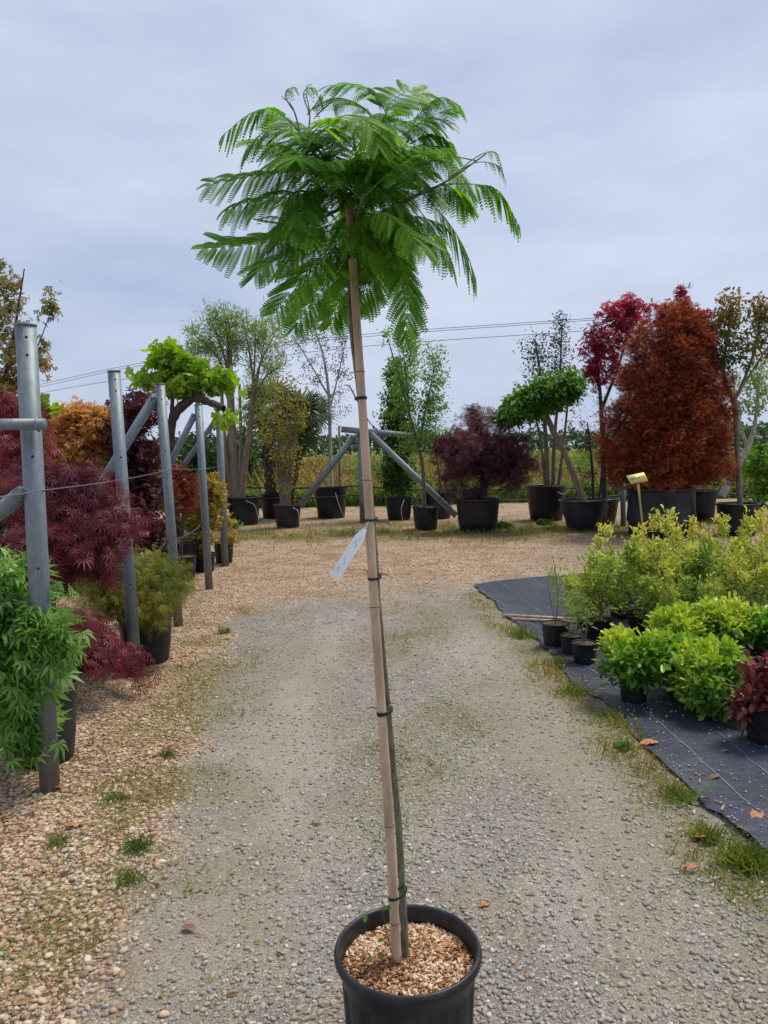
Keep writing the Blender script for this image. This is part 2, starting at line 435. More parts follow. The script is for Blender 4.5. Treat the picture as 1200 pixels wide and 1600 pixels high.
F_MIM = foliage('leaf_mimosa', [(.045, .135, .026), (.10, .25, .034), (.18, .37, .042), (.30, .50, .06)], .48, .55, 1.7)
F_WEED = foliage('weed_blades', [(.34, .22, .07), (.30, .27, .06), (.17, .25, .045), (.11, .23, .04)], .35)
F_MEAD = foliage('meadow_blades', [(.40, .20, .10), (.46, .36, .16), (.28, .36, .08), (.14, .28, .06)], .4)
F_FAR = foliage('far_trees', [(.03, .06, .025), (.05, .10, .035), (.08, .14, .05), (.12, .18, .06)], .2)

# ------------------------------------------------------------------ ground
def vnoise(x, y, s, seed=0):
    rs = np.random.RandomState(seed); tb = rs.rand(256, 256)
    u = x / s; v = y / s; i = np.floor(u).astype(int); j = np.floor(v).astype(int); fu = u - i; fv = v - j
    fu = fu * fu * (3 - 2 * fu); fv = fv * fv * (3 - 2 * fv)
    g = lambda a, b: tb[a % 256, b % 256]
    return (g(i, j) * (1 - fu) + g(i + 1, j) * fu) * (1 - fv) + (g(i, j + 1) * (1 - fu) + g(i + 1, j + 1) * fu) * fv
def fbm(x, y, s, seed=0):
    return (vnoise(x, y, s, seed) + .5 * vnoise(x, y, s / 2, seed + 1) + .25 * vnoise(x, y, s / 4, seed + 2)) / 1.75
def sstep(a, b, x):
    t = np.clip((x - a) / (b - a), 0, 1); return t * t * (3 - 2 * t)
LB = np.array([G(*q)[:2] for q in [(120, 1600), (205, 1450), (262, 1300), (305, 1150), (345, 1040), (385, 950), (420, 900)]])
FE = np.array([G(*q)[:2] for q in [(1420, 1520), (1300, 1425), (1200, 1343), (1110, 1266), (1060, 1212), (1000, 1162), (955, 1110), (893, 1065), (850, 1012), (790, 963), (752, 926), (738, 915), (800, 907), (860, 902), (935, 898), (1300, 884)]])
MEADOW_Y = 21.5
def masks(x, y):
    lb = np.interp(y, LB[:, 1], LB[:, 0]); n = fbm(x, y, .7, 3)
    peb_left = sstep(.18, -.28, x - lb + (n - .5) * .9)
    far = sstep(6.6, 10.2, y + (fbm(x, y, 1.5, 9) - .5) * 3.4 + (fbm(x, y, .35, 19) - .5) * 2.2 - .25 * np.clip(x, -3, 3))
    lane = np.exp(-((y - 11.2 + .1 * x) / .75) ** 2) * sstep(1.2, 3.5, x) * .9
    peb = np.maximum(peb_left, far * (1 - lane))
    mead = sstep(MEADOW_Y - .6, MEADOW_Y + .8, y + (n - .5) * 2)
    ctr = .12 + .012 * y
    weed = np.exp(-((x - ctr) / .40) ** 2) * sstep(2.6, 4.2, y) * sstep(8.8, 6.4, y) * sstep(.40, .66, fbm(x, y, .55, 5)) * .95
    fe = np.interp(y, FE[:11, 1], FE[:11, 0])
    weed = np.maximum(weed, np.exp(-((x - fe + .10) / .20) ** 2) * (y < 8.3) * sstep(.12, .5, fbm(x, y, .35, 6)))
    weed = np.maximum(weed, np.exp(-((x - lb + .15) / .42) ** 2) * (y < 8) * sstep(.40, .66, fbm(x, y, .4, 8)) * .9)
    weed = np.maximum(weed, np.exp(-((y - 14.6) / 1.5) ** 2) * sstep(.24, .48, fbm(x, y, .9, 12)) * (x > -6))
    dust = sstep(.55, .8, fbm(x, y, .8, 21)) * (1 - peb_left)
    trk = np.maximum(np.exp(-((x - ctr + .78) / .3) ** 2), np.exp(-((x - ctr - .72) / .3) ** 2)) * sstep(8, 6, y)
    return peb, mead, np.clip(weed, 0, 1), np.clip(.7 * dust + .8 * trk * (.5 + fbm(x, y, .5, 27)), 0, 1)

M_GROUND = mat('gravel_ground')
def ground_material():
    N = NT(M_GROUND); o = N.obj()
    A = lambda s: N.n('ShaderNodeAttribute', attribute_name=s).outputs['Fac']
    def stones(scale, seed):
        v = N.n('ShaderNodeMapping', {'Vector': o, 'Location': (seed, seed * .7, 0)}).outputs[0]
        wv = N.n('ShaderNodeVectorMath', {0: v, 1: N.n('ShaderNodeVectorMath', {0: N.n('ShaderNodeTexNoise', {'Vector': v, 'Scale': scale * .8, 'Detail': 2}).outputs['Color'], 'Scale': .5 / scale}, operation='SCALE').outputs[0]}, operation='ADD').outputs[0]
        t = N.n('ShaderNodeTexVoronoi', {'Vector': wv, 'Scale': scale})
        return t.outputs['Distance'], N.n('ShaderNodeSeparateColor', {'Color': t.outputs['Color']})
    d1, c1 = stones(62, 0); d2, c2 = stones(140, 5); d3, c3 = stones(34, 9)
    # grey lane: fines with small aggregate
    fines = N.ramp(N.noise(2.2, 8, .72, o), [(.3, (.125, .106, .082)), (.5, (.225, .20, .162)), (.7, (.345, .312, .26))])
    agg = N.ramp(c2.outputs[0], [(0, (.11, .105, .10)), (.3, (.23, .215, .19)), (.55, (.36, .33, .28)), (.8, (.22, .225, .22)), (1, (.60, .56, .49))])
    lane = N.mix(N.math('LESS_THAN', d2, N.math('MULTIPLY', c2.outputs[1], .95)), fines, agg)
    agg2 = N.ramp(c1.outputs[0], [(0, (.10, .095, .09)), (.35, (.29, .265, .22)), (.6, (.19, .195, .195)), (.8, (.34, .24, .15)), (1, (.62, .58, .52))])
    lane = N.mix(N.math('LESS_THAN', d1, N.math('MULTIPLY', N.math('POWER', c1.outputs[1], 1.4), .60)), lane, agg2)
    dust = N.ramp(N.noise(40, 4, .7, o), [(.3, (.24, .205, .16)), (.7, (.37, .325, .26))])
    lane = N.mix(N.math('MULTIPLY', A('dust'), .62), lane, dust)
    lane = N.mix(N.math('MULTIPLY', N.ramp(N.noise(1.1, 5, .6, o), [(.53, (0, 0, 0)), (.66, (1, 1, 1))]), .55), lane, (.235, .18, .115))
    lane = N.mix(N.math('MULTIPLY', N.ramp(N.noise(.9, 6, .65, N.n('ShaderNodeMapping', {'Vector': o, 'Location': (7, 3, 0), 'Scale': (1.6, .7, 1)}).outputs[0]), [(.50, (0, 0, 0)), (.64, (1, 1, 1))]), .45), lane, (.40, .37, .325))
    grit = N.ramp(N.noise(210, 3, .75, o), [(.33, (.42, .40, .37)), (.5, (.9, .9, .9)), (.68, (1.45, 1.43, 1.37))])
    lane = N.mix(1.0, lane, grit, 'MULTIPLY')
    # tan pebbles
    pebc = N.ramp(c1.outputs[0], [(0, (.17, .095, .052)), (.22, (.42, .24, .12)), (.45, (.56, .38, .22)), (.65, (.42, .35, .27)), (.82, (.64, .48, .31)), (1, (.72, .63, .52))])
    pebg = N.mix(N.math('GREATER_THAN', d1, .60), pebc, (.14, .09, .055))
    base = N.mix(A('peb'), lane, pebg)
    wc = N.ramp(N.noise(30, 4, .7, o), [(.35, (.15, .12, .055)), (.55, (.17, .165, .05)), (.75, (.10, .14, .035))])
    dirt = N.ramp(N.noise(1.6, 6, .7, o), [(.46, (1, 1, 1)), (.66, (.62, .55, .47))])
    base = N.mix(A('peb'), base, N.mix(1.0, base, dirt, 'MULTIPLY'))
    base = N.mix(N.math('MULTIPLY', A('weed'), N.ramp(N.noise(38, 6, .75, o), [(.44, (0, 0, 0)), (.54, (.9, .9, .9))])), base, wc)
    mc = N.ramp(N.noise(1.2, 6, .7, o), [(.3, (.10, .14, .035)), (.7, (.20, .21, .07))])
    base = N.mix(A('mead'), base, mc)
    h1 = N.math('MULTIPLY', N.math('SUBTRACT', .6, d1), N.math('ADD', .35, N.math('MULTIPLY', A('peb'), 1.0)))
    h = N.math('ADD', h1, N.math('MULTIPLY', N.math('SUBTRACT', .5, d2), .35))
    b = N.n('ShaderNodeBump', {'Height': h, 'Strength': .8, 'Distance': .010}).outputs[0]
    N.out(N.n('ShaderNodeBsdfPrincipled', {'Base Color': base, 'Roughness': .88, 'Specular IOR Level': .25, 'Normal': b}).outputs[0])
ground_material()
def graded(lo, hi, a, b, step, ratio=1.25):
    c = list(np.arange(a, b + 1e-6, step)); s = step; x = b
    while x < hi: s *= ratio; x += s; c.append(min(x, hi))
    s = step; x = a; pre = []
    while x > lo: s *= ratio; x -= s; pre.append(max(x, lo))
    return np.array(pre[::-1] + c)
def height(x, y):
    return (fbm(x, y, 1.3, 31) - .5) * .03 + (fbm(x, y, .3, 33) - .5) * .010
gx = graded(-900, 900, -4.5, 6.0, .06); gy = graded(-30, 1500, 1.0, 19, .06)
X, Yg = np.meshgrid(gx, gy); Z = height(X, Yg) * (np.abs(X) < 40) * (Yg < 60)
gm = MB(); idx = np.arange(X.size).reshape(X.shape)
gm.add(np.stack([X, Yg, Z], -1), [np.stack([idx[:-1, :-1], idx[:-1, 1:], idx[1:, 1:], idx[1:, :-1]], -1).reshape(-1, 4)])
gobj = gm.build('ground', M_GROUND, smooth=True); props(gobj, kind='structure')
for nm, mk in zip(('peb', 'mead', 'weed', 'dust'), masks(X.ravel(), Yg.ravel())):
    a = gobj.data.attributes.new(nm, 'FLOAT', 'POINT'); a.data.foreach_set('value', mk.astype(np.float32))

# loose stones lying on the ground
def stone_tpl(seed):
    rs = np.random.RandomState(seed); g = (1 + 5 ** .5) / 2
    V = np.array([[-1, g, 0], [1, g, 0], [-1, -g, 0], [1, -g, 0], [0, -1, g], [0, 1, g], [0, -1, -g], [0, 1, -g], [g, 0, -1], [g, 0, 1], [-g, 0, -1], [-g, 0, 1]], float) / 1.9
    V *= rs.uniform(.75, 1.25, (12, 1)); V *= np.array([.55, .38, .27]) * rs.uniform(.85, 1.15, 3)
    F = np.array([[0, 11, 5], [0, 5, 1], [0, 1, 7], [0, 7, 10], [0, 10, 11], [1, 5, 9], [5, 11, 4], [11, 10, 2], [10, 7, 6], [7, 1, 8], [3, 9, 4], [3, 4, 2], [3, 2, 6], [3, 6, 8], [3, 8, 9], [4, 9, 5], [2, 4, 11], [6, 2, 10], [8, 6, 7], [9, 8, 1]])
    return V, [F]
def stones_material(name, stops):
    q = mat(name); N = NT(q); a = N.n('ShaderNodeAttribute', attribute_name='rnd').outputs['Fac']
    c = N.ramp(a, stops); n = N.noise(120, 3, .6, N.obj()); c = N.mix(.25, c, N.ramp(n, [(.3, (.15, .13, .1)), (.7, (.6, .57, .5))]))
    N.out(N.n('ShaderNodeBsdfPrincipled', {'Base Color': c, 'Roughness': .8, 'Specular IOR Level': .3}).outputs[0]); return q
M_PEB = stones_material('tan_pebbles', [(0, (.13, .07, .035)), (.2, (.36, .19, .085)), (.42, (.48, .30, .15)), (.6, (.38, .32, .25)), (.8, (.58, .42, .26)), (1, (.68, .60, .48))])
M_GRV = stones_material('grey_gravel', [(0, (.15, .135, .115)), (.22, (.26, .235, .20)), (.45, (.38, .34, .28)), (.6, (.25, .25, .24)), (.78, (.45, .38, .29)), (.9, (.33, .19, .11)), (1, (.66, .62, .55))])
def scatter_stones(name, label, n, xr, yr, want_peb, mt, smin, smax, seed, pw=1.5):
    rs = np.random.RandomState(seed)
    y = yr[0] + (yr[1] - yr[0]) * rs.rand(n) ** pw; hw = .62 * y + .3
    x = np.clip((rs.rand(n) * 2 - 1) * hw, xr[0], xr[1]) + rs.normal(size=n) * .02
    pb, md, wd, ds = masks(x, y)
    fe = np.interp(y, FE[:11, 1], FE[:11, 0])
    keep = rs.rand(n) < (pb if want_peb else (1 - pb) * (1 - .6 * ds))
    keep &= ~((x > fe + .02) & (y < 9.2)) & ~(((x - POTC[0]) ** 2 + (y - POTC[1]) ** 2) < .135 ** 2)
    x, y = x[keep], y[keep]; k = len(x)
    s = smin + (smax - smin) * rs.rand(k) ** (2.6 if want_peb else 4.5)
    pos = np.stack([x, y, height(x, y) + s * .10], -1)
    an = rs.rand(k) * 6.28; d = np.stack([np.cos(an), np.sin(an), rs.normal(size=k) * .12], -1)
    up = np.array([0, 0, 1.0]) + rs.normal(size=(k, 3)) * .2
    mb = MB(); w = rs.randint(0, 5, k)
    for q in range(5):
        kk = w == q; inst(mb, stone_tpl(q + seed), pos[kk], d[kk], up[kk], s[kk], rs.rand(kk.sum()))
    o = mb.build(name, mt, smooth=False); props(o, label, 'gravel', kind='stuff'); return o

# ------------------------------------------------------------------ the young mimosa and its pot
RIM_D = .375
rd = ray(637, 1478); RIMP = np.array([0, 0, CAM_H]) + rd * (FPX * RIM_D / 228)
POTC = np.array([RIMP[0], RIMP[1], 0.0]); POT_H = RIMP[2]; TY = RIMP[1]
scatter_stones('tan_gravel', 'loose tan and cream pebbles beside the posts and across the yard', 62000, (-5, 6), (1.9, 12), True, M_PEB, .009, .034, 4, 1.35)
scatter_stones('grey_gravel', 'small grey crushed stone scattered over the compacted drive', 110000, (-4, 4), (1.9, 9), False, M_GRV, .004, .026, 14, 1.5)

def mulch_material():
    q = mat('wood_chip_mulch'); N = NT(q); a = N.n('ShaderNodeAttribute', attribute_name='rnd').outputs['Fac']
    c = N.ramp(a, [(0, (.10, .04, .016)), (.25, (.27, .12, .045)), (.55, (.43, .235, .11)), (.8, (.58, .38, .23)), (1, (.76, .60, .45))])
    N.out(N.n('ShaderNodeBsdfPrincipled', {'Base Color': c, 'Roughness': .85}).outputs[0]); return q
M_MULCH = mulch_material()
def scuffed_pot():
    q = mat('scuffed_black_plastic'); N = NT(q); o = N.obj()
    st = N.noise(9, 7, .7, N.n('ShaderNodeMapping', {'Vector': o, 'Scale': (2.5, 2.5, .5)}).outputs[0]); sp = N.noise(130, 3, .7, o)
    c = N.ramp(st, [(.42, (.008, .009, .013)), (.60, (.020, .021, .026)), (.76, (.075, .07, .06))])
    c = N.mix(N.ramp(sp, [(.64, (0, 0, 0)), (.74, (.6, .6, .6))]), c, (.16, .14, .11))
    b = N.n('ShaderNodeBump', {'Height': N.noise(45, 5, .7, o), 'Strength': .12, 'Distance': .004}).outputs[0]
    N.out(N.n('ShaderNodeBsdfPrincipled', {'Base Color': c, 'Roughness': N.math('ADD', .26, N.math('MULTIPLY', st, .4)), 'Specular IOR Level': .45, 'Normal': b}).outputs[0]); return q
M_POTM = scuffed_pot()
M_BAMBOO = bark('bamboo_cane', (.30, .20, .13), (.64, .48, .34), 14, .10, .5)
M_NODE = plain('bamboo_node', (.20, .13, .085), .6)
M_TAG = plain('white_tag_plastic', (.84, .86, .90), .4, var=.03)
M_INK = plain('grey_print', (.42, .44, .50), .6)

mim = thing('mimosa_tree', 'tall young mimosa with feathery green crown in a black ribbed pot on the drive', 'potted tree', POTC)
mb = MB(); r = RIM_D / 2; h = POT_H
rib = lambda a: .030 * (np.abs(((a * 14 / (2 * np.pi)) % 1) - .5) < .30)
prof = [(.001, .004, 0), (r * .80, .004, 0), (r * .815, .014, .2), (r * .83, .05, 1), (r * .885, h * .74, 1), (r * .90, h * .765, 0), (r * .905, h * .79, 0), (r * .93, h * .83, 0), (r * .955, h * .87, 0), (r * .975, h * .90, 0), (r * 1.0, h * .925, 0),
        (r * 1.012, h * .945, 0), (r * 1.012, h * .965, 0), (r * 1.0, h * .985, 0), (r * .985, h * .997, 0), (r * .965, h, 0), (r * .945, h * .993, 0), (r * .93, h * .975, 0), (r * .92, h * .93, 0), (r * .90, h * .8, 0)]
lathe(mb, prof, seg=168, wob=rib)
pot = mb.build('pot', M_POTM, mim, smooth=True)
MZ = POT_H - .055
rs = np.random.RandomState(3); sb = MB()
def mz(x, y): return MZ + .012 * np.cos(np.hypot(x, y) / r * 1.5) + (fbm(x + 5, y + 5, .05, 2) - .5) * .012
rr = np.linspace(1, .02, 14) * r * .905; an = np.arange(48) * 2 * np.pi / 48
xx = rr[:, None] * np.cos(an); yy = rr[:, None] * np.sin(an)
ii = np.arange(14 * 48).reshape(14, 48); a_ = ii[:-1]; b_ = np.roll(a_, -1, 1); d_ = ii[1:]; c_ = np.roll(d_, -1, 1)
sb.add(np.stack([xx, yy, mz(xx, yy)], -1), [np.stack([a_, b_, c_, d_], -1).reshape(-1, 4)], .2)
n = 5200; q = np.sqrt(rs.rand(n)) * r * .895; t = rs.rand(n) * 6.283
x, y = q * np.cos(t), q * np.sin(t); a2 = rs.rand(n) * 6.283
chip = (np.array([[-.22, -.5, -.05], [.2, -.42, -.05], [.26, .5, -.05], [-.18, .42, -.05], [-.22, -.5, .05], [.2, -.42, .05], [.26, .5, .05], [-.18, .42, .05]]), [np.array([[0, 3, 2, 1], [4, 5, 6, 7], [0, 1, 5, 4], [1, 2, 6, 5], [2, 3, 7, 6], [3, 0, 4, 7]])])
inst(sb, chip, np.stack([x, y, mz(x, y) + .002 + rs.rand(n) * .005], -1), np.stack([np.cos(a2), np.sin(a2), rs.normal(size=n) * .3], -1), np.array([0, 0, 1.0]) + rs.normal(size=(n, 3)) * .35, .004 + .015 * rs.rand(n) ** 2, np.clip(rs.rand(n) + .25 * wave(np.stack([x, y, 0 * x], -1), .04, 4), 0, 1))
sb.build('mulch', M_MULCH, pot)

def tp(px, py, dy=0.0): return P(px, py, TY + dy)
# trunk and branches
tb = MB()
zb = np.array([*(tp(632, 1482)[:2]), MZ])
main = [(np.array([tp(634, 1470)[0], TY + .02, MZ - .03]), .0105), (tp(630, 1420, .02), .0092), (tp(622, 1280, .02), .0088), (tp(610, 1150, .02), .0082), (tp(592, 950, .022), .0068), (tp(585, 840, .022), .0062), (tp(574, 720, .02), .006), (tp(562, 620, .014), .0062), (tp(552, 540, .012), .0062), (tp(546, 470, .014), .0062), (tp(552, 400, .02), .0062), (tp(556, 350, .02), .006)]
p_, r_ = seg_pts(main, 90); tubes(tb, p_, r_ * (1 + .05 * np.sin(np.arange(len(r_)) * 1.7)), 12)
BR = [[(tp(556, 352, .02), .006), (tp(540, 320, .0), .0055), (tp(518, 284, -.03), .005), (tp(500, 252, -.05), .004), (tp(468, 210, -.06), .003)],
      [(tp(518, 284, -.03), .004), (tp(488, 262, -.10), .003), (tp(462, 250, -.16), .002)],
      [(tp(556, 352, .02), .006), (tp(562, 300, .04), .005), (tp(556, 240, .05), .004), (tp(548, 190, .05), .003)],
      [(tp(557, 356, .02), .006), (tp(600, 330, -.02), .005), (tp(650, 306, -.06), .004), (tp(700, 282, -.08), .0025), (tp(760, 240, -.08), .0015)],
      [(tp(557, 345, .02), .005), (tp(600, 280, .06), .004), (tp(640, 215, .09), .003)],
      [(tp(562, 290, .03), .004), (tp(590, 230, .02), .003), (tp(600, 185, .02), .002)],
      [(tp(553, 405, .02), .004), (tp(530, 398, -.03), .003), (tp(512, 390, -.08), .002)],
      [(tp(540, 322, .0), .004), (tp(480, 350, -.08), .003), (tp(430, 348, -.12), .002), (tp(395, 342, -.14), .0015)],
      [(tp(557, 350, .02), .005), (tp(560, 330, -.10), .004), (tp(570, 300, -.2), .003)],
      [(tp(557, 350, .02), .005), (tp(565, 310, .14), .004), (tp(580, 280, .24), .003)],
      [(tp(470, 212, -.06), .0022), (tp(458, 170, -.06), .0016), (tp(440, 150, -.05), .001)],
      [(tp(480, 222, -.06), .002), (tp(484, 180, -.05), .0015), (tp(478, 145, -.05), .001)]]
brp = []
for b in BR:
    p_, r_ = seg_pts(b, 22); tubes(tb, p_, r_, 8); brp.append(p_)
M_MTRUNK = bark('mimosa_bark', (.06, .065, .04), (.24, .23, .15), 90, .4, .7)
tb.build('trunk', M_MTRUNK, mim, smooth=True, origin=POTC)

LP, LD, LU, LS, LR = [], [], [], [], []
RT, RTR, PT, PTR = [], [], [], []
def mleaf(ctrl, N0=(0, 0, 1), pairs=11, pl=.085, droop=.5, fwd=.55, seed=0, tone=0., lf=.0122, dens=.82, sides=(1, -1), t0=.2):
    rs = np.random.RandomState(seed); ctrl = [np.asarray(c, float) for c in ctrl]
    if len(ctrl) == 2: ctrl = [ctrl[0], (ctrl[0] + ctrl[1]) / 2 + np.array([0, 0, .02]), ctrl[1]]
    pts, _ = seg_pts([(c, 1) for c in ctrl], 24); k = len(pts)
    RT.append(pts[np.linspace(0, k - 1, 12).astype(int)]); RTR.append(np.linspace(.0016, .0005, 12))
    N0 = nrm(np.asarray(N0, float)); tot = np.linalg.norm(np.diff(pts, axis=0), axis=1).sum()
    for i in range(pairs):
        t = t0 + (1 - t0) * (i + .5) / pairs; f = t * (k - 1); j = min(int(f), k - 2)
        p = pts[j] + (pts[j + 1] - pts[j]) * (f - j); T = nrm(pts[j + 1] - pts[j]); S = nrm(np.cross(T, N0)); N = np.cross(S, T)
        prof = .62 + .42 * math.sin(math.pi * min(1, (t - t0) / (1 - t0) * .85 + .12))
        if t > .9: prof *= .8
        for sg in sides:
            Lp = pl * prof * rs.uniform(.8, 1.15); dr = droop * rs.uniform(.5, 1.5)
            if rs.rand() < .03: continue
            d0 = nrm(S * sg * .85 + T * (fwd + .5 * (t - .5)) + rs.normal(size=3) * .09)
            s = np.linspace(0, 1, 7)[:, None]
            q = d0 * s + np.array([0, 0, -1.0]) * dr * (s ** 1.8) - N * .06 * s ** 2
            q = p + q / (np.linalg.norm(np.diff(q, axis=0), axis=1).sum()) * Lp
            PT.append(q); PTR.append(np.linspace(.0007, .0003, 7))
            n = max(4, int(Lp / .0041 * dens)); u = (np.arange(n) + .6) / n; fi = u * 6; jj = np.minimum(fi.astype(int), 5); w = (fi - jj)[:, None]
            pos = q[jj] * (1 - w) + q[jj + 1] * w; tg = nrm(q[jj + 1] - q[jj])
            up = N + np.array([0, 0, .0]); A = nrm(np.cross(tg, up)); ls = lf * (.55 + .5 * np.sin(np.pi * np.clip(u * .92 + .05, 0, 1)))
            cu = rs.uniform(-.15, .25)
            for s2 in (1, -1):
                LP.append(pos); LD.append(nrm(A * s2 * .86 + tg * .5 - up * cu)); LU.append(np.broadcast_to(up, pos.shape) + A * s2 * rs.uniform(-.2, .5)); LS.append(ls)
                LR.append(np.clip(.50 + tone + rs.normal(size=n) * .08 + .18 * rs.normal(), 0, 1))
def L_(pts, dys=None, **k):
    dys = dys or [0] * len(pts); mleaf([tp(a, b, d) for (a, b), d in zip(pts, dys)], **k)
# leaves that make the outline, base to tip
L_([(470, 208), (430, 172), (390, 178), (346, 214)], [-.06, -.08, -.10, -.12], droop=.9, pl=.075, seed=1, pairs=12)
L_([(470, 210), (440, 202), (410, 208), (384, 236)], [-.06, -.12, -.18, -.22], droop=.8, pl=.075, seed=2)
L_([(500, 252), (450, 268), (390, 275), (322, 290)], [-.05, -.06, -.07, -.06], N0=(.1, -.75, .75), droop=.35, pl=.09, seed=3, pairs=13)
L_([(512, 300), (460, 300), (400, 312), (352, 330)], [-.03, -.08, -.10, -.10], N0=(.1, -.6, .8), droop=.55, pl=.09, seed=31, pairs=12)
L_([(538, 355), (470, 370), (395, 382), (318, 388)], [-.0, -.06, -.10, -.12], N0=(0, -.8, .6), droop=.25, pl=.085, seed=4, pairs=15)
L_([(530, 370), (480, 385), (430, 405), (400, 428)], [-.03, -.10, -.15, -.17], N0=(0, -.6, .7), droop=.35, pl=.08, seed=41, pairs=12)
L_([(523, 385), (495, 415), (462, 450), (432, 490)], [-.05, -.1, -.14, -.16], N0=(-.2, -.9, .4), droop=.25, pl=.08, seed=5, pairs=12, tone=.05)
L_([(540, 400), (520, 430), (490, 470), (462, 508)], [0, -.06, -.1, -.12], N0=(-.2, -.9, .3), droop=.25, pl=.075, seed=6, pairs=11)
L_([(550, 410), (545, 440), (530, 475), (516, 508)], [.04, .08, .1, .1], N0=(-.1, -.9, .3), droop=.25, pl=.07, seed=7, pairs=10, tone=.05)
L_([(600, 385), (592, 420), (575, 450), (556, 482)], [.03, .06, .08, .08], N0=(.2, -.9, .2), droop=.2, pl=.07, seed=8, pairs=12, tone=.12)
L_([(600, 370), (622, 410), (636, 455), (634, 522)], [-.05, -.08, -.1, -.1], N0=(.5, -.8, .2), droop=.5, pl=.085, seed=9, pairs=14, sides=(1, -1))
L_([(660, 302), (695, 340), (724, 385), (744, 436)], [-.06, -.08, -.08, -.08], N0=(.6, -.2, .7), droop=1.1, pl=.09, seed=10, pairs=14)
L_([(640, 310), (668, 345), (690, 380), (706, 410)], [-.06, -.12, -.15, -.16], N0=(.6, -.3, .6), droop=1.0, pl=.085, seed=101, pairs=12)
L_([(690, 288), (740, 288), (780, 300), (812, 356)], [-.08, -.09, -.09, -.08], N0=(.2, -.1, 1), droop=1.3, pl=.07, seed=11, pairs=14, t0=.35)
L_([(700, 282), (745, 245), (775, 240), (790, 285)], [-.08] * 4, N0=(.2, -.1, 1), droop=.8, pl=.03, seed=12, pairs=9, t0=.5, lf=.006, tone=-.1)
L_([(700, 278), (740, 255), (770, 255), (782, 262)], [-.10] * 4, N0=(.2, -.1, 1), droop=.8, pl=.028, seed=121, pairs=7, t0=.5, lf=.005, tone=-.1)
L_([(634, 215), (660, 172), (690, 152), (720, 166)], [.06, .05, .04, .04], N0=(-.3, -.3, 1), droop=.7, pl=.075, seed=13, pairs=12)
L_([(640, 225), (668, 212), (690, 214), (708, 228)], [.02, .0, -.02, -.02], droop=.9, pl=.06, seed=14, pairs=11)
L_([(606, 186), (590, 150), (560, 132), (514, 134)], [.02, .02, .0, 0], N0=(.3, -.3, 1), droop=.35, pl=.08, seed=15, pairs=12, tone=.05)
L_([(590, 200), (570, 170), (540, 155), (516, 158)], [0, -.03, -.06, -.08], N0=(.3, -.4, 1), droop=.4, pl=.075, seed=16, pairs=11)
L_([(600, 190), (612, 160), (640, 142), (668, 150)], [.02, .04, .08, .1], N0=(0, -.8, .5), droop=.2, pl=.08, seed=17, pairs=11, tone=.1)
L_([(458, 172), (446, 152), (450, 140), (462, 136)], [-.06] * 4, droop=.9, pl=.03, seed=18, pairs=6, lf=.006, t0=.4)
L_([(484, 178), (474, 150), (480, 138), (492, 138)], [-.05] * 4, droop=.9, pl=.03, seed=19, pairs=6, lf=.006, t0=.4)
L_([(480, 180), (495, 160), (500, 150)], [-.05] * 3, droop=1, pl=.035, seed=191, pairs=7, lf=.007)
L_([(500, 200), (540, 180), (575, 190), (590, 225)], [-.12, -.2, -.24, -.24], N0=(.2, -.7, .7), droop=.5, pl=.08, seed=20, pairs=12, tone=.22)
L_([(480, 215), (510, 190), (540, 188), (560, 200)], [-.1, -.18, -.22, -.25], droop=.5, pl=.07, seed=21, pairs=11, tone=.2)
L_([(650, 300), (690, 290), (715, 300), (735, 325)], [-.05, -.02, 0, .02], droop=.9, pl=.07, seed=22, pairs=12)
L_([(640, 230), (680, 240), (715, 265), (735, 300)], [.05, .04, .02, 0], N0=(.3, -.5, .8), droop=.7, pl=.075, seed=23, pairs=12, tone=.08)
# leaves that fill the crown in every direction
rs = np.random.RandomState(77); bp = np.concatenate(brp[:10]); bp = bp[bp[:, 2] > tp(556, 352)[2] - .06]
OUTL = np.array([(352, 200), (450, 150), (520, 138), (600, 146), (705, 168), (700, 235), (738, 300), (705, 345), (728, 400), (690, 420), (640, 385), (645, 480), (600, 440), (570, 440), (520, 490), (470, 480), (440, 470), (425, 425), (330, 392), (400, 352), (345, 325), (395, 275), (372, 235)], float)
def inside(x, y):
    c = False; n_ = len(OUTL)
    for a_ in range(n_):
        (x0, y0), (x1, y1) = OUTL[a_], OUTL[(a_ + 1) % n_]
        if (y0 > y) != (y1 > y) and x < (x1 - x0) * (y - y0) / (y1 - y0) + x0: c = not c
    return c
made = 0
for i in range(4000):
    if made >= 64: break
    b = bp[rs.randint(len(bp))]; px, py, dy = rs.uniform(330, 745), rs.uniform(140, 470), rs.uniform(-.26, .30)
    if not inside(px, py): continue
    front = dy < .02
    if front and 505 < px < 600 and py > 325: continue
    e = tp(px, py, dy); v = e - b; ln = np.linalg.norm(v)
    if not .13 < ln < .27 or v[2] < -.75 * ln or v[2] > .8 * ln: continue
    d = v / ln; made += 1
    c1 = b + d * ln * .38 + np.array([0, 0, .022]); c2 = b + d * ln * .75 + np.array([0, 0, .018])
    mleaf([b, c1, c2, e], N0=(d[0] * .2, d[1] * .2 - rs.uniform(.1, .7), 1), pairs=12, pl=rs.uniform(.065, .085), droop=rs.uniform(.3, .8), seed=200 + i, tone=rs.uniform(-.15, .15))
for i in range(11):       # lower tier behind and under the crown
    b = tp(rs.uniform(565, 640), rs.uniform(310, 375), rs.uniform(.03, .2)); a = rs.uniform(0, 6.28); ln = rs.uniform(.16, .23)
    d = nrm(np.array([math.cos(a) * .8, abs(math.sin(a)), -.4])); e = b + d * ln
    mleaf([b, b + d * ln * .4 + np.array([0, 0, .03]), b + d * ln * .8 + np.array([0, 0, .01]), e - np.array([0, 0, .03])], N0=(.1, -.4, 1), pairs=11, pl=.08, droop=.7, seed=300 + i, tone=-.12)
lm = MB()
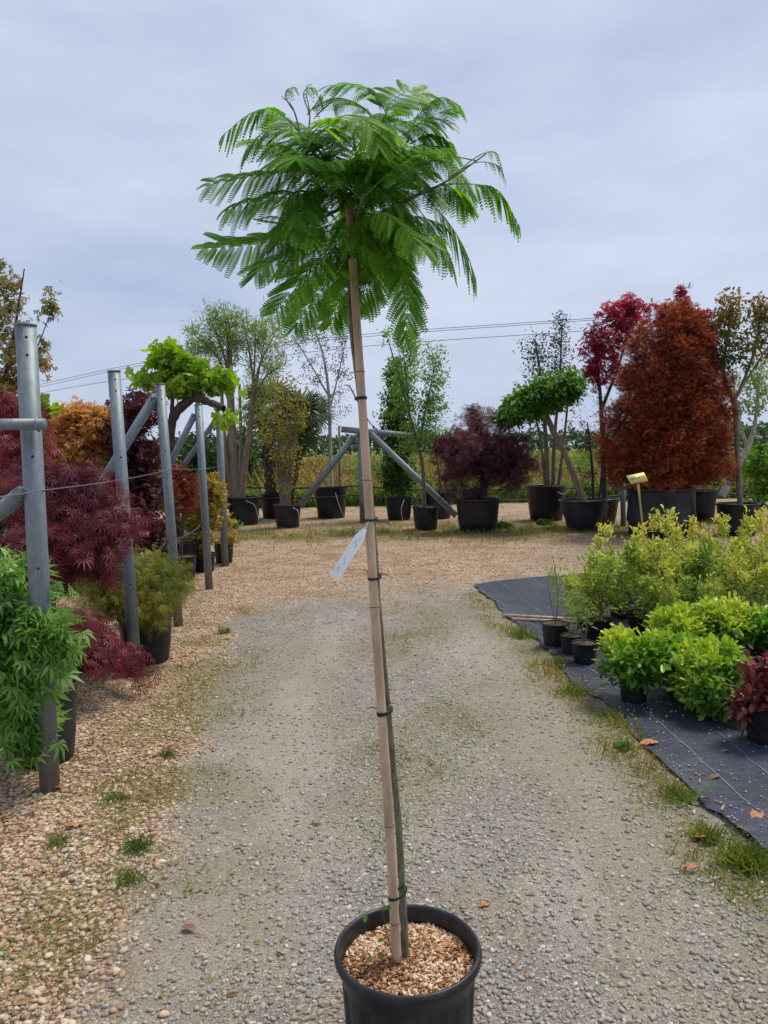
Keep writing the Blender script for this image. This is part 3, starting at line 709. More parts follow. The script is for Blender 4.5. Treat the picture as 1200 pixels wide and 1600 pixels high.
T_LEAFLET = (np.array([[0, 0, 0], [.21, .2, 0], [.23, .7, 0], [.05, 1, 0], [-.19, .75, 0], [-.18, .2, 0]], float), [np.array([[0, 1, 2, 3, 4, 5]])])
inst(lm, T_LEAFLET, np.concatenate(LP), np.concatenate(LD), np.concatenate(LU), np.concatenate(LS), np.concatenate(LR))
tubes(lm, np.array(RT), np.array(RTR), 5, .55); tubes(lm, np.array(PT), np.array(PTR), 3, .5)
lm.build('crown', F_MIM, mim, origin=POTC)
# little shoot at the foot
sh = MB(); sp = [(tp(612, 1490), .0012), (tp(603, 1450, -.01), .001), (tp(596, 1418, -.02), .0006)]
sh.V.clear(); p_, r_ = seg_pts([(np.array([q[0][0], q[0][1], q[0][2]]), q[1]) for q in sp], 12); tubes(sh, p_, r_, 5, .3)
pp = np.array([tp(596, 1420, -.02), tp(603, 1416, -.02), tp(572, 1428, -.03), tp(600, 1466, -.01), tp(590, 1490, -.02), tp(582, 1498, -.02)])
inst(sh, T_OVAL, pp, np.array([[.5, -.3, .2], [.8, .1, -.2], [-.2, -.1, -1], [-.5, -.3, -.1], [.8, -.4, 0], [-.6, -.5, .1]]), np.array([[0, -.5, 1.0]] * 6), np.array([.022, .022, .024, .02, .022, .024]), np.full(6, .35))
sh.build('basal_shoot', F_MIM, mim, origin=POTC)

# bamboo cane tied to the stem
stk_pts = [tp(620, 1500, -.012), tp(609, 1300, -.010), tp(597, 1120, -.008), tp(584, 925, -.006), tp(573, 740, -.006), tp(563, 590, -.004), tp(553, 440, 0), tp(546, 320, 0)]
cane = thing('bamboo_cane', 'straight tan bamboo cane standing in the black ribbed pot and tied to the mimosa stem', 'cane', stk_pts[0])
mb = MB(); p_, r_ = seg_pts([(q, .0125 - .0030 * i / 7) for i, q in enumerate(stk_pts)], 120)
zz = np.array([q[2] for q in p_]); r_ = r_ * 1.0
for nd in ((563, 580), (575, 752), (586, 948), (612, 1288), (617, 1440)):
    w = np.exp(-((zz - tp(*nd)[2]) / .006) ** 2); r_ = r_ * (1 + .10 * w)
tubes(mb, p_, r_, 14, caps=True); mb.build('culm', M_BAMBOO, cane, smooth=True, origin=stk_pts[0])
for nd in ((563, 580), (575, 752), (586, 948), (612, 1288), (617, 1440)):
    mb = MB(); c = tp(*nd); i = np.argmin(np.abs(zz - c[2])); q = p_[i]; ax = nrm(p_[i + 1] - p_[i - 1]) if i < len(p_) - 1 else np.array([0, 0, 1.0])
    tubes(mb, np.array([q - ax * .0014, q + ax * .0014]), np.array([r_[i] + .0006] * 2), 14, caps=True); mb.build('node_ring', M_NODE, cane, smooth=True, origin=stk_pts[0])
for (py, tails, thick) in ((403, [], .006), (622, [(-18, -20), (34, 52)], .0022), (812, [(-20, -38), (40, 8)], .0020), (897, [(-10, -12), (30, -4)], .0020), (1120, [(-22, -6), (22, -14)], .0030), (1404, [(28, -12)], .0022)):
    i = np.argmin(np.abs(zz - tp(600, py)[2])); q = p_[i]; ax = nrm(p_[i - 1] - p_[i]); j = np.argmin(np.abs(main_z := np.array([s[2] for s in seg_pts(main, 90)[0]]) - q[2])); tq = seg_pts(main, 90)[0][j]
    c = (q + tq) / 2; dv = tq - q; dv[2] = 0; hw = np.linalg.norm(dv) / 2; u = nrm(dv); v = np.cross(ax, u)
    a = np.linspace(0, 2 * np.pi, 25); ring = c + np.outer(np.cos(a), u) * (hw + r_[i] + .002) + np.outer(np.sin(a), v) * (r_[i] + .003)
    mb = MB()
    for s in (-1, 0, 1): tubes(mb, ring + ax * s * thick, np.full(25, thick * .75), 6)
    for (tx, ty) in tails:
        e = c + v * -.012; x = m(tx, TY); zt = -m(ty, TY)
        tubes(mb, seg_pts([(e, .0016), (e + np.array([x * .55, -.01, zt * .75 + .006]), .0014), (e + np.array([x, -.01, zt]), .0008)], 10)[0], np.linspace(.0018, .0009, 11)[:len(seg_pts([(e, 1), (e + 1, 1), (e + 2, 1)], 10)[0])], 5)
    mb.build('tie', M_RUB, cane, smooth=True, origin=stk_pts[0])
# tag
A0, A1 = tp(571, 826, -.02), tp(522, 903, -.03)
tg_ = thing('plant_tag', 'narrow white plastic label strip dangling from a tie on the bamboo cane', 'plant tag', A0)
mb = MB(); ax = nrm(A1 - A0); sd_ = nrm(np.cross(ax, np.array([.25, 1, .2]))); nn = np.cross(ax, sd_); Lt = np.linalg.norm(A1 - A0)
k = 12; tt = np.linspace(0, 1, k); wid = np.where(tt < .12, .004 + tt * .05, .0128); cen = A0 + np.outer(tt * Lt, ax) + np.outer(np.sin(tt * 3) * .004, nn)
v = np.concatenate([cen + np.outer(wid, sd_), cen - np.outer(wid, sd_), cen + np.outer(wid, sd_) + nn * .0006, cen - np.outer(wid, sd_) + nn * .0006])
i = np.arange(k - 1); mb.add(v, [np.stack([i, i + 1, i + 1 + k, i + k], -1), np.stack([i + 2 * k, i + 3 * k, i + 1 + 3 * k, i + 1 + 2 * k], -1)])
strip = mb.build('strip', M_TAG, tg_, smooth=True, origin=A0)
mb = MB()
for s, o_, w in ((.20, .004, .012), (.27, -.003, .014), (.33, .003, .010), (.62, -.003, .010), (.68, .002, .009), (.80, -.005, .013), (.86, -.001, .008)):
    for sg in (-1, 1):
        c = A0 + ax * s * Lt + sd_ * o_ + nn * (np.sin(s * 3) * .004 + .0003 + sg * .0012); box(mb, c, 1, 1, 1, rot=np.stack([ax * w, sd_ * .0014, nn * .0002], 1))
mb.build('lettering', M_INK, strip, origin=A0)
mb = MB(); tubes(mb, np.array([A0, tp(576, 815, -.02)]), np.array([.001, .001]), 5); mb.build('loop', M_TAG, tg_, origin=A0)

# ------------------------------------------------------------------ galvanized posts beside the drive
def cyl(mb, a, b, r, sides=20): tubes(mb, np.array([a, a + (np.asarray(b) - a) * .5, b]), np.array([r] * 3), sides, caps=True)
posts = [((78, 1232), (40, 508), 31, 'galvanized steel post with a horizontal pipe bolted across it, beside the bright green shrub'),
         ((213, 1056), (178, 580), 19, 'galvanized steel post with purple threadleaf branches drooping across its middle'),
         ((279, 978), (250, 600), 15, 'galvanized steel post with a thick brace at its top, beside the dark purple maple'),
         ((327, 920), (310, 632), 12, 'galvanized steel post standing before the golden maple and under the arching vine branch'),
         ((352, 885), (342, 640), 11, 'galvanized steel post farthest along its row, touching the tip of the vine branch')]
PB = []
for k, (b, t, w, lab) in enumerate(posts):
    B = G(*b); T = P(t[0], t[1], B[1]); PB.append((B, T)); rad = m(w / 2, B[1])
    o = thing('steel_post', lab, 'post', B, 'galvanized posts along the drive')
    mb = MB(); Bd = B - np.array([0, 0, .05]); ax = nrm(T - Bd)
    cyl(mb, Bd, T, rad, 28); mb.build('tube', M_GALV, o, smooth=False, origin=B)
    for f in o.children: 
        for pl in f.data.polygons: pl.use_smooth = len(pl.vertices) == 4
    mb = MB(); cyl(mb, T - ax * .004, T + ax * .004, rad + .003, 28); mb.build('cap', M_GALV, o, origin=B)
    for hz in (.06, .14, .60, 1.12, 1.5):
        c = T - ax * hz; f = nrm(np.array([.45, -1, 0])); mb = MB(); cyl(mb, c + f * (rad - .002), c + f * (rad + .0012), .0065, 10); mb.build('bolt_hole', M_HOLE, o, origin=B)
    if k == 0:
        c = P(50, 663, B[1]); f = np.array([0, -1, 0.0]); mb = MB(); a = P(70, 663, B[1] - rad * 2); e = P(-160, 664, B[1] - rad * 2.2)
        cyl(mb, a, e, m(9, B[1]), 20); rl = mb.build('rail', M_GALV, o, smooth=False, origin=B)
        mb = MB(); q = np.linspace(0, 2 * np.pi, 19); rc = P(60, 663, B[1] - rad * 2); tubes(mb, np.stack([np.full(19, rc[0]), rc[1] + np.cos(q) * m(10.5, B[1]), rc[2] + np.sin(q) * m(10.5, B[1])], -1), np.full(19, .004), 6)
        mb.build('clamp', M_WIRE, rl, origin=B)
        mb = MB(); a = P(36, 770, B[1]); e = P(-90, 872, B[1] + .1); cyl(mb, a, e, m(13, B[1]), 16); br = mb.build('brace', M_GALV, o, origin=B)
        mb = MB(); cyl(mb, a + np.array([.0, -.06, 0]), a + np.array([0, .06, 0]), .022, 12); mb.build('bracket', M_GALV, o, origin=B)
    elif k >= 2:
        s0, s1, w2 = {2: ((241, 622), (112, 830), 15), 3: ((304, 648), (228, 800), 10), 4: ((338, 655), (262, 762), 8)}[k]
        mb = MB(); cyl(mb, P(*s0, B[1]), P(*s1, B[1] + .15), m(w2 / 2, B[1]), 14); br = mb.build('brace', M_GALV, o, origin=B)
        mb = MB(); cyl(mb, P(*s0, B[1]) - np.array([0, rad + .02, 0]), P(*s0, B[1]) + np.array([0, rad, 0]), .012, 8); mb.build('bolt', M_WIRE, o, origin=B)
def line_thing(name, label, cat, pts, rad, mt, sag=.02, sides=6, n=8):
    mb = MB(); al = []
    for a, b in zip(pts[:-1], pts[1:]):
        t = np.linspace(0, 1, n, endpoint=False)[:, None]; al.append(a + (b - a) * t - np.array([0, 0, 1.0]) * sag * 4 * t * (1 - t))
    al = np.vstack(al + [pts[-1][None]]); tubes(mb, al, np.full(len(al), rad), sides)
    o = mb.build(name, mt, smooth=True, origin=tuple(pts[0])); props(o, label, cat); return o
def onpost(k, f): return PB[k][0] + (PB[k][1] - PB[k][0]) * f + np.array([.055, -.02, 0]) * (1 if k else .9)
wf = .655
ext = onpost(0, wf) + (onpost(0, wf) - onpost(1, wf)) * .8
line_thing('trellis_wire', 'thin steel wire strung from post to post at chest height', 'wire', [ext] + [onpost(k, wf) for k in range(5)], .0028, M_WIRE, .004)
line_thing('irrigation_hose', 'black irrigation hose slung along the steel posts at knee height', 'hose', [onpost(k, .36) + np.array([-.10, .05, 0]) for k in range(1, 5)], .012, M_RUB, .05)

# ------------------------------------------------------------------ plants behind the posts
def D(**k): return dict(k)
# bright green palmate shrub
Y1 = 3.9
plant('mexican_orange_shrub', 'bright green shrub with fingered leaves spilling round the nearest steel post', 'potted shrub', G(62, 1196) + np.array([-.02, .1, 0]),
      [[(np.array([*G(62, 1196)[:2], .25]) + np.array([0, .1, 0]), .012), (P(55, 1030, Y1), .008), (P(60, 930, Y1), .004)], [(np.array([*G(62, 1196)[:2], .25]) + np.array([0, .1, 0]), .012), (P(15, 1020, Y1 - .2), .008), (P(-10, 930, Y1 - .2), .004)]],
      [pxb(28, 980, 85, 85, 80, 3.65, 60), pxb(85, 1010, 50, 60, 40, 3.55, 30), pxb(20, 1090, 70, 85, 60, 3.55, 45), pxb(40, 1170, 40, 35, 16, 3.5, 20), pxb(10, 900, 50, 40, 26, 3.8, 50), pxb(-50, 1030, 70, 130, 50, 3.6, 60)],
      D(tpl=T_PALM7, size=.082, per=9, spread=.03, a=.7, b=.55, g=.15, t0=.35, un=.5, tip=.5, clump=.12), F_CHOIS, M_BARK_OLIVE,
      pot=(m(60, 3.8), .40), potkw=D(mt=M_POTG), tw=.007, seed=11, lift=.15)
# purple threadleaf maple beside the first posts
def weeping(name, label, base, Y, blobs, fm, seed, pot=None, size=.07, per=11, trunk=None, g=.9, potkw=None, tw=.006, lift=.35, un=.45, tpl=T_DISS, clump=.14):
    return plant(name, label, 'potted maple', base, trunk or [[(np.array(base) + np.array([0, 0, .3]), .025), (np.array([blobs[0][0][0], blobs[0][0][1], base[2] + .9]), .02), (np.array(blobs[0][0]), .012)]],
                 blobs, D(tpl=tpl, size=size, per=per, spread=.035, a=.5, b=.4, g=g, t0=.4, un=un, clump=clump), fm, M_BARK_DARK, pot=pot, potkw=potkw, tw=tw, lift=lift, seed=seed)
b = np.array([-2.62, 4.9, 0])
weeping('threadleaf_maple', 'red purple threadleaf maple weeping between the two nearest steel posts', b, 4.8,
        [pxb(80, 745, 110, 16, 60, 5.0, 80), pxb(150, 775, 70, 14, 46, 4.9, 50), pxb(60, 790, 100, 16, 50, 4.8, 60), pxb(165, 825, 70, 15, 52, 4.7, 40), pxb(60, 840, 80, 16, 44, 4.6, 50), pxb(205, 815, 40, 24, 34, 4.9, 20), pxb(130, 868, 80, 16, 46, 4.6, 40), pxb(40, 890, 60, 16, 30, 4.5, 40), pxb(165, 890, 40, 14, 18, 4.7, 24)], F_PURP, 21, pot=(.3, .36), size=.075, per=10, lift=.12, g=.7, un=.7)
b = np.array([-3.5, 5.8, 0])
weeping('threadleaf_maple', 'wine red threadleaf maple showing above the horizontal pipe rail', b, 5.7,
        [pxb(0, 632, 70, 14, 44, 5.7, 60), pxb(40, 662, 50, 12, 34, 5.6, 40), pxb(70, 690, 26, 20, 22, 5.6, 30), pxb(-10, 690, 60, 14, 30, 5.5, 50), pxb(30, 725, 50, 14, 24, 5.5, 40)], F_RPURP, 22, pot=(.3, .4), size=.07, per=9, lift=.12, g=.7, un=.7)
b = np.array([*G(180, 1062)[:2], 0]) + np.array([-.3, .25, 0])
weeping('threadleaf_maple', 'low crimson threadleaf maple trailing over pebbles at the foot of a steel post', b, 5.2,
        [pxb(165, 1035, 55, 22, 60, 4.75, 30), pxb(225, 1055, 36, 16, 24, 4.95, 16), pxb(120, 1010, 40, 30, 30, 4.7, 20)], F_RPURP, 23, pot=(.16, .22), size=.06, lift=.2,
        trunk=[[(b + np.array([0, 0, .15]), .012), (b + np.array([.05, -.1, .35]), .008)]])
b, r0, h0 = potbox(176, 264, 968, 1044)
weeping('threadleaf_maple', 'green and gold threadleaf maple in a black pot behind a steel post', b, b[1],
        [pxb(205, 895, 90, 36, 120, b[1], 60), pxb(255, 915, 55, 36, 80, b[1] - .1, 35), pxb(160, 930, 60, 50, 80, b[1] - .1, 40), pxb(215, 950, 70, 35, 70, b[1] - .25, 30)], F_LIMEO, 24, pot=(r0, h0), size=.06, per=14, g=.9,
        trunk=[[(b + np.array([0, 0, h0]), .02), (P(215, 930, b[1]), .014), (P(205, 890, b[1]), .008)]])
# dark purple upright maple
b = np.array([*G(235, 955)[:2], 0]) + np.array([-.25, .3, 0]); Yp = b[1]
plant('purple_maple', 'dense dark purple upright maple beside a braced steel post', 'potted maple', b, [[(b + np.array([0, 0, .3]), .03), (P(215, 780, Yp), .02), (P(212, 660, Yp), .008)]],
      [pxb(215, 750, 56, 100, 150, Yp, 50), pxb(218, 645, 38, 34, 44, Yp, 30), pxb(185, 690, 35, 40, 30, Yp, 30), pxb(225, 830, 52, 45, 60, Yp - .1, 40), pxb(180, 640, 20, 20, 8, Yp, 20)],
      D(tpl=T_STAR, size=.075, per=11, spread=.05, a=.6, b=.6, g=.15, t0=.4, clump=.2, un=.35, tip=.3), F_DPURP, M_BARK_DARK, pot=(.28, .35), tw=.006, seed=31)
# orange and yellow maple
b = np.array([-3.7, 8.0, 0]); Yo = 8.0
plant('orange_maple', 'peach orange maple with yellow lower leaves seen between the posts', 'potted maple', b, [[(b + np.array([0, 0, .3]), .03), (P(130, 760, Yo), .02), (P(125, 670, Yo), .008)]],
      [pxb(130, 680, 60, 48, 150, Yo, 45), pxb(95, 720, 50, 45, 90, Yo, 40), pxb(150, 660, 40, 30, 50, Yo, 30), pxb(100, 780, 50, 45, 70, Yo, 40)],
      D(tpl=T_STAR, size=.075, per=10, spread=.05, a=.6, b=.6, g=.1, t0=.4, clump=.35, un=.4), F_ORANGE, M_BARK_GREY, pot=(.28, .35), tw=.006, seed=32)
# tall bronze maple at the edge
b = np.array([-3.65, 6.5, 0]); Yo = 6.5
plant('bronze_maple', 'tall airy bronze green maple rising above the nearest steel post', 'potted maple', b,
      [[(b + np.array([0, 0, .3]), .03), (P(2, 620, Yo), .02), (P(22, 520, Yo), .012), (P(38, 420, Yo), .005)], [(P(2, 620, Yo), .016), (P(-25, 520, Yo), .01), (P(-10, 410, Yo), .004)], [(P(2, 630, Yo), .012), (P(50, 560, Yo), .006), (P(82, 480, Yo), .003)]],
      [pxb(15, 520, 36, 80, 46, Yo, 40), pxb(5, 445, 22, 40, 16, Yo, 30), pxb(72, 470, 14, 46, 9, Yo, 20), pxb(68, 560, 18, 30, 12, Yo, 20), pxb(15, 605, 50, 30, 34, Yo, 40), pxb(-40, 500, 40, 100, 24, Yo, 40)],
      D(tpl=T_STAR, size=.055, per=8, spread=.035, a=.5, b=.5, g=.55, t0=.3, clump=.25, un=.9), F_BRONZE, M_BARK_DARK, pot=(.3, .4), tw=.005, seed=33)
# grape vines
def vine(label, base, Y, trunks, blobs, seed, per=7, size=.13):
    return plant('grape_vine', label, 'vine', base, trunks, blobs, D(tpl=T_GRAPE, size=size, per=per, spread=.05, a=.5, b=.6, g=.1, t0=.5, clump=.2, un=1.1, tip=.3), F_VINE, M_BARK_DARK, tw=.005, seed=seed, group='old grape vines', rough=.10, pot=(.36, .42), tn=30)
Yv = 10.3; b = np.array([P(268, 700, Yv)[0] + .02, Yv, 0])
vine('lime green grape vine on a thick arching dark trunk beyond the steel posts', b, Yv,
     [[(b + np.array([0, 0, .35]), .075), (P(268, 740, Yv), .07), (P(266, 690, Yv), .065), (P(272, 650, Yv), .062), (P(300, 624, Yv - .1), .055), (P(325, 628, Yv - .3), .05), (P(350, 638, Yv - .45), .045)], [(P(268, 680, Yv), .05), (P(240, 632, Yv), .05), (P(215, 617, Yv), .045), (P(198, 620, Yv), .04)], [(P(268, 660, Yv), .035), (P(268, 600, Yv), .015), (P(250, 545, Yv), .006)]],
     [pxb(278, 585, 50, 28, 56, Yv, 40), pxb(335, 594, 42, 16, 38, Yv, 30), pxb(255, 553, 20, 26, 22, Yv, 20), pxb(228, 596, 22, 12, 12, Yv, 20), pxb(290, 607, 40, 10, 20, Yv, 30), pxb(352, 655, 20, 6, 6, Yv - .3, 10), pxb(300, 575, 30, 14, 16, Yv, 20)], 41)
Yv2 = 9.0; b2 = np.array([P(98, 700, Yv2)[0], Yv2, 0])
vine('grape vine with a stubby sawn trunk glimpsed behind the nearest steel post', b2, Yv2,
     [[(b2 + np.array([0, 0, .35]), .06), (P(92, 720, Yv2), .055), (P(90, 660, Yv2), .05), (P(104, 650, Yv2), .035)], [(P(90, 668, Yv2), .04), (P(75, 655, Yv2), .03), (P(55, 648, Yv2), .02)]],
     [pxb(62, 642, 18, 22, 14, Yv2, 20), pxb(95, 660, 22, 12, 10, Yv2, 20), pxb(20, 655, 30, 20, 20, Yv2, 20)], 42, size=.12)
# coral and golden maples
Yc = 9.7; b = np.array([P(282, 860, Yc)[0], Yc, 0])
weeping('coral_maple', 'small coral red maple between the braced posts', b, Yc, [pxb(285, 765, 36, 34, 90, Yc, 30), pxb(275, 738, 18, 16, 24, Yc, 16)], F_CORAL, 51, pot=(.2, .3), size=.05, per=10, g=.5, tpl=T_STAR)
b, r0, h0 = potbox(300, 335, 868, 898); Yg_ = b[1]
weeping('golden_maple', 'golden orange maple in a small black pot behind the fourth steel post', b, Yg_, [pxb(325, 770, 30, 36, 90, Yg_, 26), pxb(305, 830, 34, 48, 110, Yg_, 28), pxb(335, 790, 22, 40, 40, Yg_, 20)], F_GOLD, 52, pot=(r0, h0), size=.05, per=11, g=.6, tpl=T_STAR,
        trunk=[[(b + np.array([0, 0, h0]), .018), (P(316, 800, Yg_), .012), (P(322, 760, Yg_), .006)]])
b, r0, h0 = potbox(332, 364, 850, 884); Yg_ = b[1]
weeping('amber_maple', 'low amber maple branch over a black pot at the last steel post', b, Yg_, [pxb(358, 842, 20, 10, 30, Yg_ - .2, 14), pxb(345, 815, 22, 12, 30, Yg_, 14)], F_GOLD, 53, pot=(r0, h0), size=.045, per=9, g=.4, tpl=T_STAR,
        trunk=[[(b + np.array([0, 0, h0]), .014), (P(350, 835, Yg_), .009), (P(362, 828, Yg_), .005)]])
b = np.array([*G(368, 836)[:2], 0]); Ys = b[1]
plant('variegated_shrub', 'small pale edged shrub beside the willow pot', 'shrub', b, [[(b, .01), (P(366, 826, Ys), .006)]], [pxb(366, 818, 16, 10, 40, Ys, 12)], D(tpl=T_OVAL, size=.045, per=9, spread=.03, a=.5, b=.8, g=0, t0=.3), F_PALE, M_BARK_DARK, tw=.004, seed=54)

# ------------------------------------------------------------------ back row of big potted trees
b, r0, h0 = potbox(352, 405, 780, 824); Yb = b[1]
plant('willow_tree', 'many stemmed narrow leaved willow with bare tan trunks in a black tub', 'potted tree', b,
      [pxt(Yb, (369, 782, 16), (365, 720, 14), (361, 640, 12), (358, 545, 8)), pxt(Yb, (376, 782, 14), (383, 720, 11), (391, 670, 9), (396, 600, 7)), pxt(Yb, (362, 782, 8), (352, 700, 6), (346, 610, 5)), pxt(Yb, (372, 760, 8), (376, 680, 5), (374, 600, 4))] + [pxt(Yb, (x0, y0, 4), (x0 + (x1 - x0) * .35, y0 - 45, 3), (x1, y1, 1.5)) for x0, y0, x1, y1 in ((358, 600, 300, 520), (358, 590, 325, 490), (358, 570, 350, 485), (396, 620, 400, 500), (396, 610, 430, 520), (394, 640, 440, 570), (392, 650, 415, 520), (362, 640, 310, 560), (396, 600, 380, 500))],
      [pxb(325, 540, 44, 60, 130, Yb, 40), pxb(370, 525, 52, 50, 150, Yb, 45), pxb(418, 560, 36, 74, 110, Yb, 40), pxb(345, 500, 30, 22, 30, Yb, 30), pxb(425, 500, 12, 24, 8, Yb, 20), pxb(400, 640, 36, 40, 26, Yb, 30)],
      D(tpl=T_WILLOW, size=.13, per=15, spread=.07, a=1.0, b=.5, g=.05, t0=.3, clump=.4, un=1.), F_PALE, M_BARK_TAN, pot=(r0, h0), potkw=D(handles=False), tw=.004, lift=.05, seed=61, down=.35)
b, r0, h0 = potbox(404, 452, 775, 814); Yb = b[1]
root = thing('fan_palm', 'two stemmed fan palm with shaggy dark trunks in a black pot', 'potted palm', b)
pot_build(root, r0, h0)
mbT, mbL = MB(), MB(); rs = np.random.RandomState(5)
for tr, cpx in (([(424, 780, 17), (420, 720, 18), (421, 660, 19), (424, 640, 16)], (424, 640)), ([(452, 780, 14), (461, 730, 16), (472, 690, 20), (482, 662, 16)], (485, 656))):
    p_, r_ = seg_pts(pxt(Yb, *tr), 40); r_ = r_ * (1 + .18 * rs.normal(size=len(r_))); tubes(mbT, p_, r_, 10)
    c = P(*cpx, Yb); n = 34
    d = nrm(rs.normal(size=(n, 3)) + np.array([0, 0, .35])); ln = rs.uniform(.3, .55, n)
    e = c + d * ln[:, None] - np.array([0, 0, .05])
    tubes(mbT, np.stack([np.repeat(c[None], n, 0), c + d * ln[:, None] * .6 + np.array([0, 0, .03]), e], 1), np.full((n, 3), .008), 4)
    inst(mbL, T_FAN, e, d + np.array([0, 0, -.25]), np.array([0, 0, 1.0]) + rs.normal(size=(n, 3)) * .4, rs.uniform(.42, .62, n), rs.rand(n))
mbT.build('trunk', M_BARK_PALM, root, origin=b); mbL.build('crown', F_PALM, root, origin=b)
b, r0, h0 = potbox(426, 470, 792, 829); Yb = b[1]
plant('yellow_leaved_shrub', 'thin yellowish leaved shrub with many slim stems before the fan palm', 'potted shrub', b,
      [pxt(Yb, (445 + i * 2, 790, 5), (442 + i * 5, 720, 4), (440 + i * 9, 640 - (i % 2) * 30, 2.5)) for i in range(-2, 4)],
      [pxb(435, 660, 48, 36, 90, Yb, 40), pxb(445, 720, 32, 60, 110, Yb, 30), pxb(440, 610, 34, 26, 30, Yb, 30), pxb(470, 650, 20, 30, 24, Yb, 20)],
      D(tpl=T_OVAL, size=.065, per=9, spread=.05, a=.6, b=.6, g=.2, t0=.35, clump=.4, un=.8), F_OLIVE, M_BARK_GREY, pot=(r0, h0), tw=.004, seed=63, lift=.1)
b, r0, h0 = potbox(490, 543, 764, 814); Yb = b[1]
plant('birch_tree', 'sparse slender birch with pale stem in a wide black tub', 'potted tree', b,
      [pxt(Yb, (518, 768, 6), (516, 700, 5.5), (514, 620, 5), (506, 560, 3.5), (494, 520, 2)), pxt(Yb, (515, 640, 3), (530, 580, 2), (540, 530, 1.2)), pxt(Yb, (514, 620, 3), (480, 560, 2), (455, 520, 1.2))],
      [pxb(500, 560, 56, 62, 90, Yb, 45), pxb(470, 520, 34, 30, 40, Yb, 30), pxb(535, 610, 26, 60, 40, Yb, 30), pxb(515, 520, 36, 28, 30, Yb, 30), pxb(495, 660, 36, 50, 26, Yb, 30)],
      D(tpl=T_OVAL, size=.05, per=10, spread=.05, a=.3, b=.5, g=.8, t0=.4, un=1), F_GREYG, M_BARK_PALE, pot=(r0, h0), tw=.003, lift=.25, seed=64)
b, r0, h0 = potbox(602, 646, 780, 816); Yb = b[1]
plant('hornbeam_column', 'dense dark green clipped column of leaves in a black pot behind a steel brace', 'potted shrub', b, [pxt(Yb, (624, 785, 7), (622, 700, 5), (620, 560, 2))],
      [pxb(622, 735, 34, 48, 220, Yb, 32), pxb(621, 675, 34, 52, 220, Yb, 32), pxb(619, 620, 27, 46, 140, Yb, 26), pxb(617, 580, 17, 26, 44, Yb, 16)],
      D(tpl=T_OVAL, size=.085, per=14, spread=.05, a=.5, b=.7, g=.35, t0=.45, clump=.25, zt=.5), F_GREEN, M_BARK_GREY, pot=(r0, h0), tw=.004, seed=65)
b, r0, h0 = potbox(645, 688, 795, 832); Yb = b[1]
plant('snowbell_tree', 'loose light green tree with a bent thin trunk in a handled black pot', 'potted tree', b,
      [pxt(Yb, (663, 798, 6), (661, 740, 6), (655, 700, 5), (640, 650, 4), (624, 590, 3), (606, 530, 1.5)), pxt(Yb, (655, 700, 4), (665, 640, 3), (680, 570, 1.5)), pxt(Yb, (640, 650, 3), (634, 580, 2), (628, 530, 1))],
      [pxb(642, 615, 48, 62, 170, Yb, 40), pxb(672, 655, 36, 46, 110, Yb, 34), pxb(655, 560, 44, 36, 90, Yb, 34), pxb(690, 590, 20, 60, 44, Yb, 20), pxb(605, 525, 16, 18, 12, Yb, 14), pxb(640, 535, 22, 30, 24, Yb, 20), pxb(600, 650, 16, 10, 8, Yb, 10), pxb(640, 690, 36, 30, 50, Yb, 30)],
      D(tpl=T_OVAL, size=.06, per=11, spread=.05, a=.5, b=.6, g=.4, t0=.35, clump=.4, un=.8), F_FRESH, M_BARK_OLIVE, pot=(r0, h0), potkw=D(handles=True), tw=.004, seed=66)
b, r0, h0 = potbox(664, 714, 774, 818); b[1] += .6; Yb = b[1]
plant('wispy_shrub', 'thin half bare shrub in a black pot behind the snowbell pot', 'potted shrub', b, [pxt(Yb, (690, 775, 4), (686, 740, 3), (680, 700, 2)), pxt(Yb, (694, 775, 3), (700, 730, 2), (706, 690, 1))],
      [pxb(690, 730, 24, 34, 26, Yb, 20)], D(tpl=T_OVAL, size=.05, per=6, spread=.05, a=.5, b=.6, g=.2, t0=.3), F_GREYG, M_BARK_GREY, pot=(r0, h0), tw=.004, seed=67)
b, r0, h0 = potbox(714, 786, 783, 836); Yb = b[1]
plant('threadleaf_maple', 'umbrella shaped dark purple threadleaf maple in a broad black tub', 'potted maple', b, [pxt(Yb, (755, 790, 14), (756, 740, 11), (752, 690, 9), (745, 660, 6)), pxt(Yb, (755, 735, 8), (785, 700, 6), (805, 690, 4)), pxt(Yb, (755, 735, 8), (720, 700, 6), (700, 690, 4))],
      [pxb(748, 680, 60, 40, 150, Yb, 50), pxb(800, 715, 44, 34, 100, Yb, 44), pxb(705, 715, 40, 28, 90, Yb, 40), pxb(755, 725, 70, 40, 160, Yb, 60), pxb(828, 728, 24, 14, 36, Yb, 20), pxb(688, 700, 28, 14, 34, Yb, 20), pxb(815, 755, 24, 20, 30, Yb, 24), pxb(700, 750, 26, 20, 30, Yb, 24), pxb(740, 775, 60, 16, 40, Yb, 40), pxb(745, 640, 20, 10, 14, Yb, 16)],
      D(tpl=T_DISS, size=.09, per=13, spread=.055, a=.5, b=.45, g=.8, t0=.45, clump=.2, un=.6, zt=.45), F_DPURP, M_BARK_DARK, pot=(r0, h0), tw=.005, lift=.4, seed=68)
b, r0, h0 = potbox(827, 890, 762, 818); Yb = b[1]
